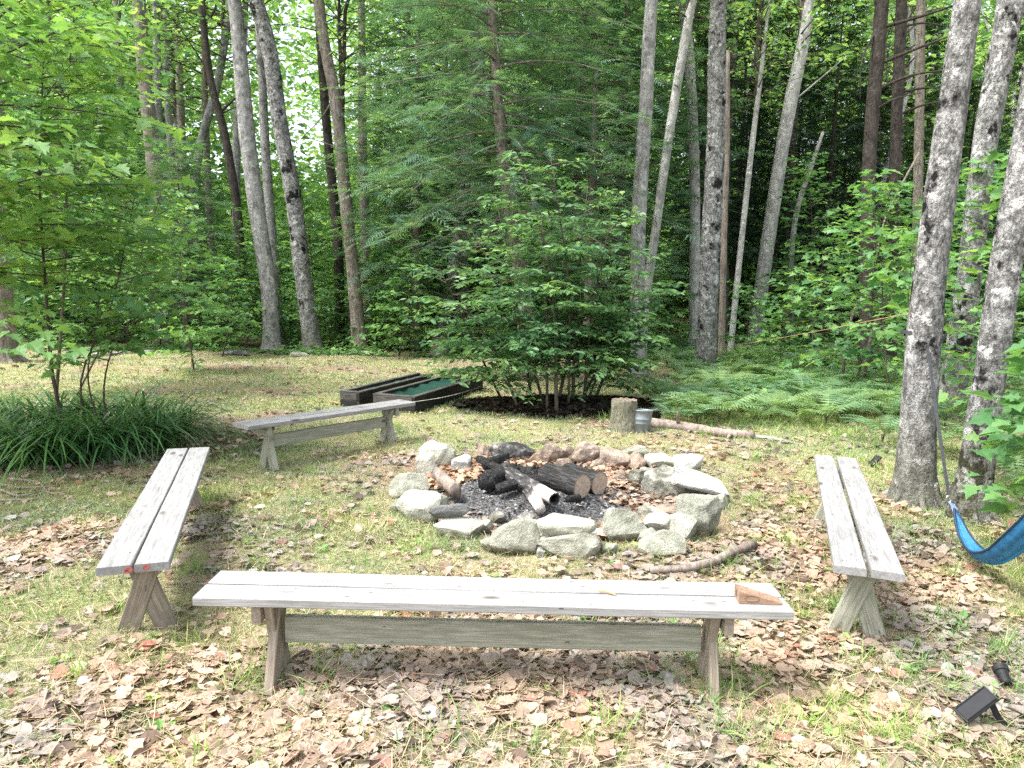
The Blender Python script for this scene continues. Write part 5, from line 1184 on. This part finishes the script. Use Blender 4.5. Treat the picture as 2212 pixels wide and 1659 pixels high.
lathe([(.001, -.035), (.017, -.035), (.020, -.03), (.026, .02), (.032, .024), (.033, .045), (.029, .047), (.027, .036), (.001, .034)], 20).build('housing', BLK, t, smooth=False)
fm = MB()
for q in range(8): 
    an = q*.785; fm.add(*(lambda d, w: (np.array([d*.019+w*.002+[0, 0, -.03], d*.019-w*.002+[0, 0, -.03], d*.03-w*.002+[0, 0, .018], d*.03+w*.002+[0, 0, .018], d*.031+w*.002+[0, 0, .018], d*.024+w*.002+[0, 0, -.03]]), [np.array([0, 1, 2, 3]), np.array([0, 3, 4, 5])]))(np.array([math.cos(an), math.sin(an), 0]), np.array([-math.sin(an), math.cos(an), 0])))
fm.build('cooling_fins', BLK, t)
c = G(1888, 1010); t = thing('garden_spotlight', 'small black lamp wedge in the grass left of the strapped aspen', 'spotlight', (c[0], c[1], 0), .3)
place_board(.13, .07, .02, axes((.8, .1, .55), (-.4, -.2, .8), (0, 0, .07)), 'housing', BLK, t); mb = MB(); tube(mb, [(.03, 0, .08), (.05, .01, -.02)], [.008, .004], 6); mb.build('stake', BLK, t)

# sub-parts hang from the part they belong to
def under(child, part):
    child.parent = part; child.matrix_parent_inverse = part.matrix_basis.inverted()
for o in list(COL.objects):
    if o.parent is None: continue
    k_ = o.name.split('.')[0]; want = {'paint_mark': 'seat_plank', 'hole': 'body', 'handle_lug': 'handle', 'cell': 'frame', 'hinge': 'frame', 'cooling_fins': 'housing', 'hem': 'fabric', 'ring': 'strap', 'cut_top': 'bark'}.get(k_)
    if want:
        sib = [c for c in o.parent.children if c.name.split('.')[0] == want]
        if sib:
            if k_ == 'paint_mark': sib.sort(key=lambda c: abs(c.matrix_basis.translation.y-o.location.y))
            under(o, sib[0])

# ------------------------------------------------------------------ light
SUN_EL, SUN_AZ = R(60), R(-112)              # azimuth from +Y towards +X
w = bpy.data.worlds.new('World'); scene.world = w; w.use_nodes = True
nt = w.node_tree; bg = nt.nodes['Background']; sky = nt.nodes.new('ShaderNodeTexSky'); sky.sky_type = 'NISHITA'; sky.sun_disc = False
sky.sun_elevation = SUN_EL; sky.sun_rotation = SUN_AZ; sky.air_density = 1.; sky.dust_density = 4.; sky.ozone_density = 1.
hs_ = nt.nodes.new('ShaderNodeHueSaturation'); hs_.inputs['Saturation'].default_value = .45; nt.links.new(sky.outputs[0], hs_.inputs['Color']); nt.links.new(hs_.outputs[0], bg.inputs[0]); bg.inputs[1].default_value = .15
sl = bpy.data.lights.new('sun', 'SUN'); sl.energy = 1.6; sl.angle = R(16); sl.color = (1, .98, .945); so = bpy.data.objects.new('sun', sl); COL.objects.link(so)
d = Vector((math.sin(SUN_AZ)*math.cos(SUN_EL), math.cos(SUN_AZ)*math.cos(SUN_EL), math.sin(SUN_EL))); so.rotation_euler = (-d).to_track_quat('-Z', 'Y').to_euler(); so.location = (0, 0, 30)
vs = scene.view_settings; vs.view_transform = 'Standard'; vs.look = 'None'; vs.gamma = 1; vs.use_curve_mapping = False; vs.exposure = 1.88
cy = scene.cycles; cy.max_bounces = 8; cy.diffuse_bounces = 4; cy.glossy_bounces = 2; cy.transmission_bounces = 4; cy.transparent_max_bounces = 4
cy.use_denoising = False; cy.sample_clamp_indirect = 6
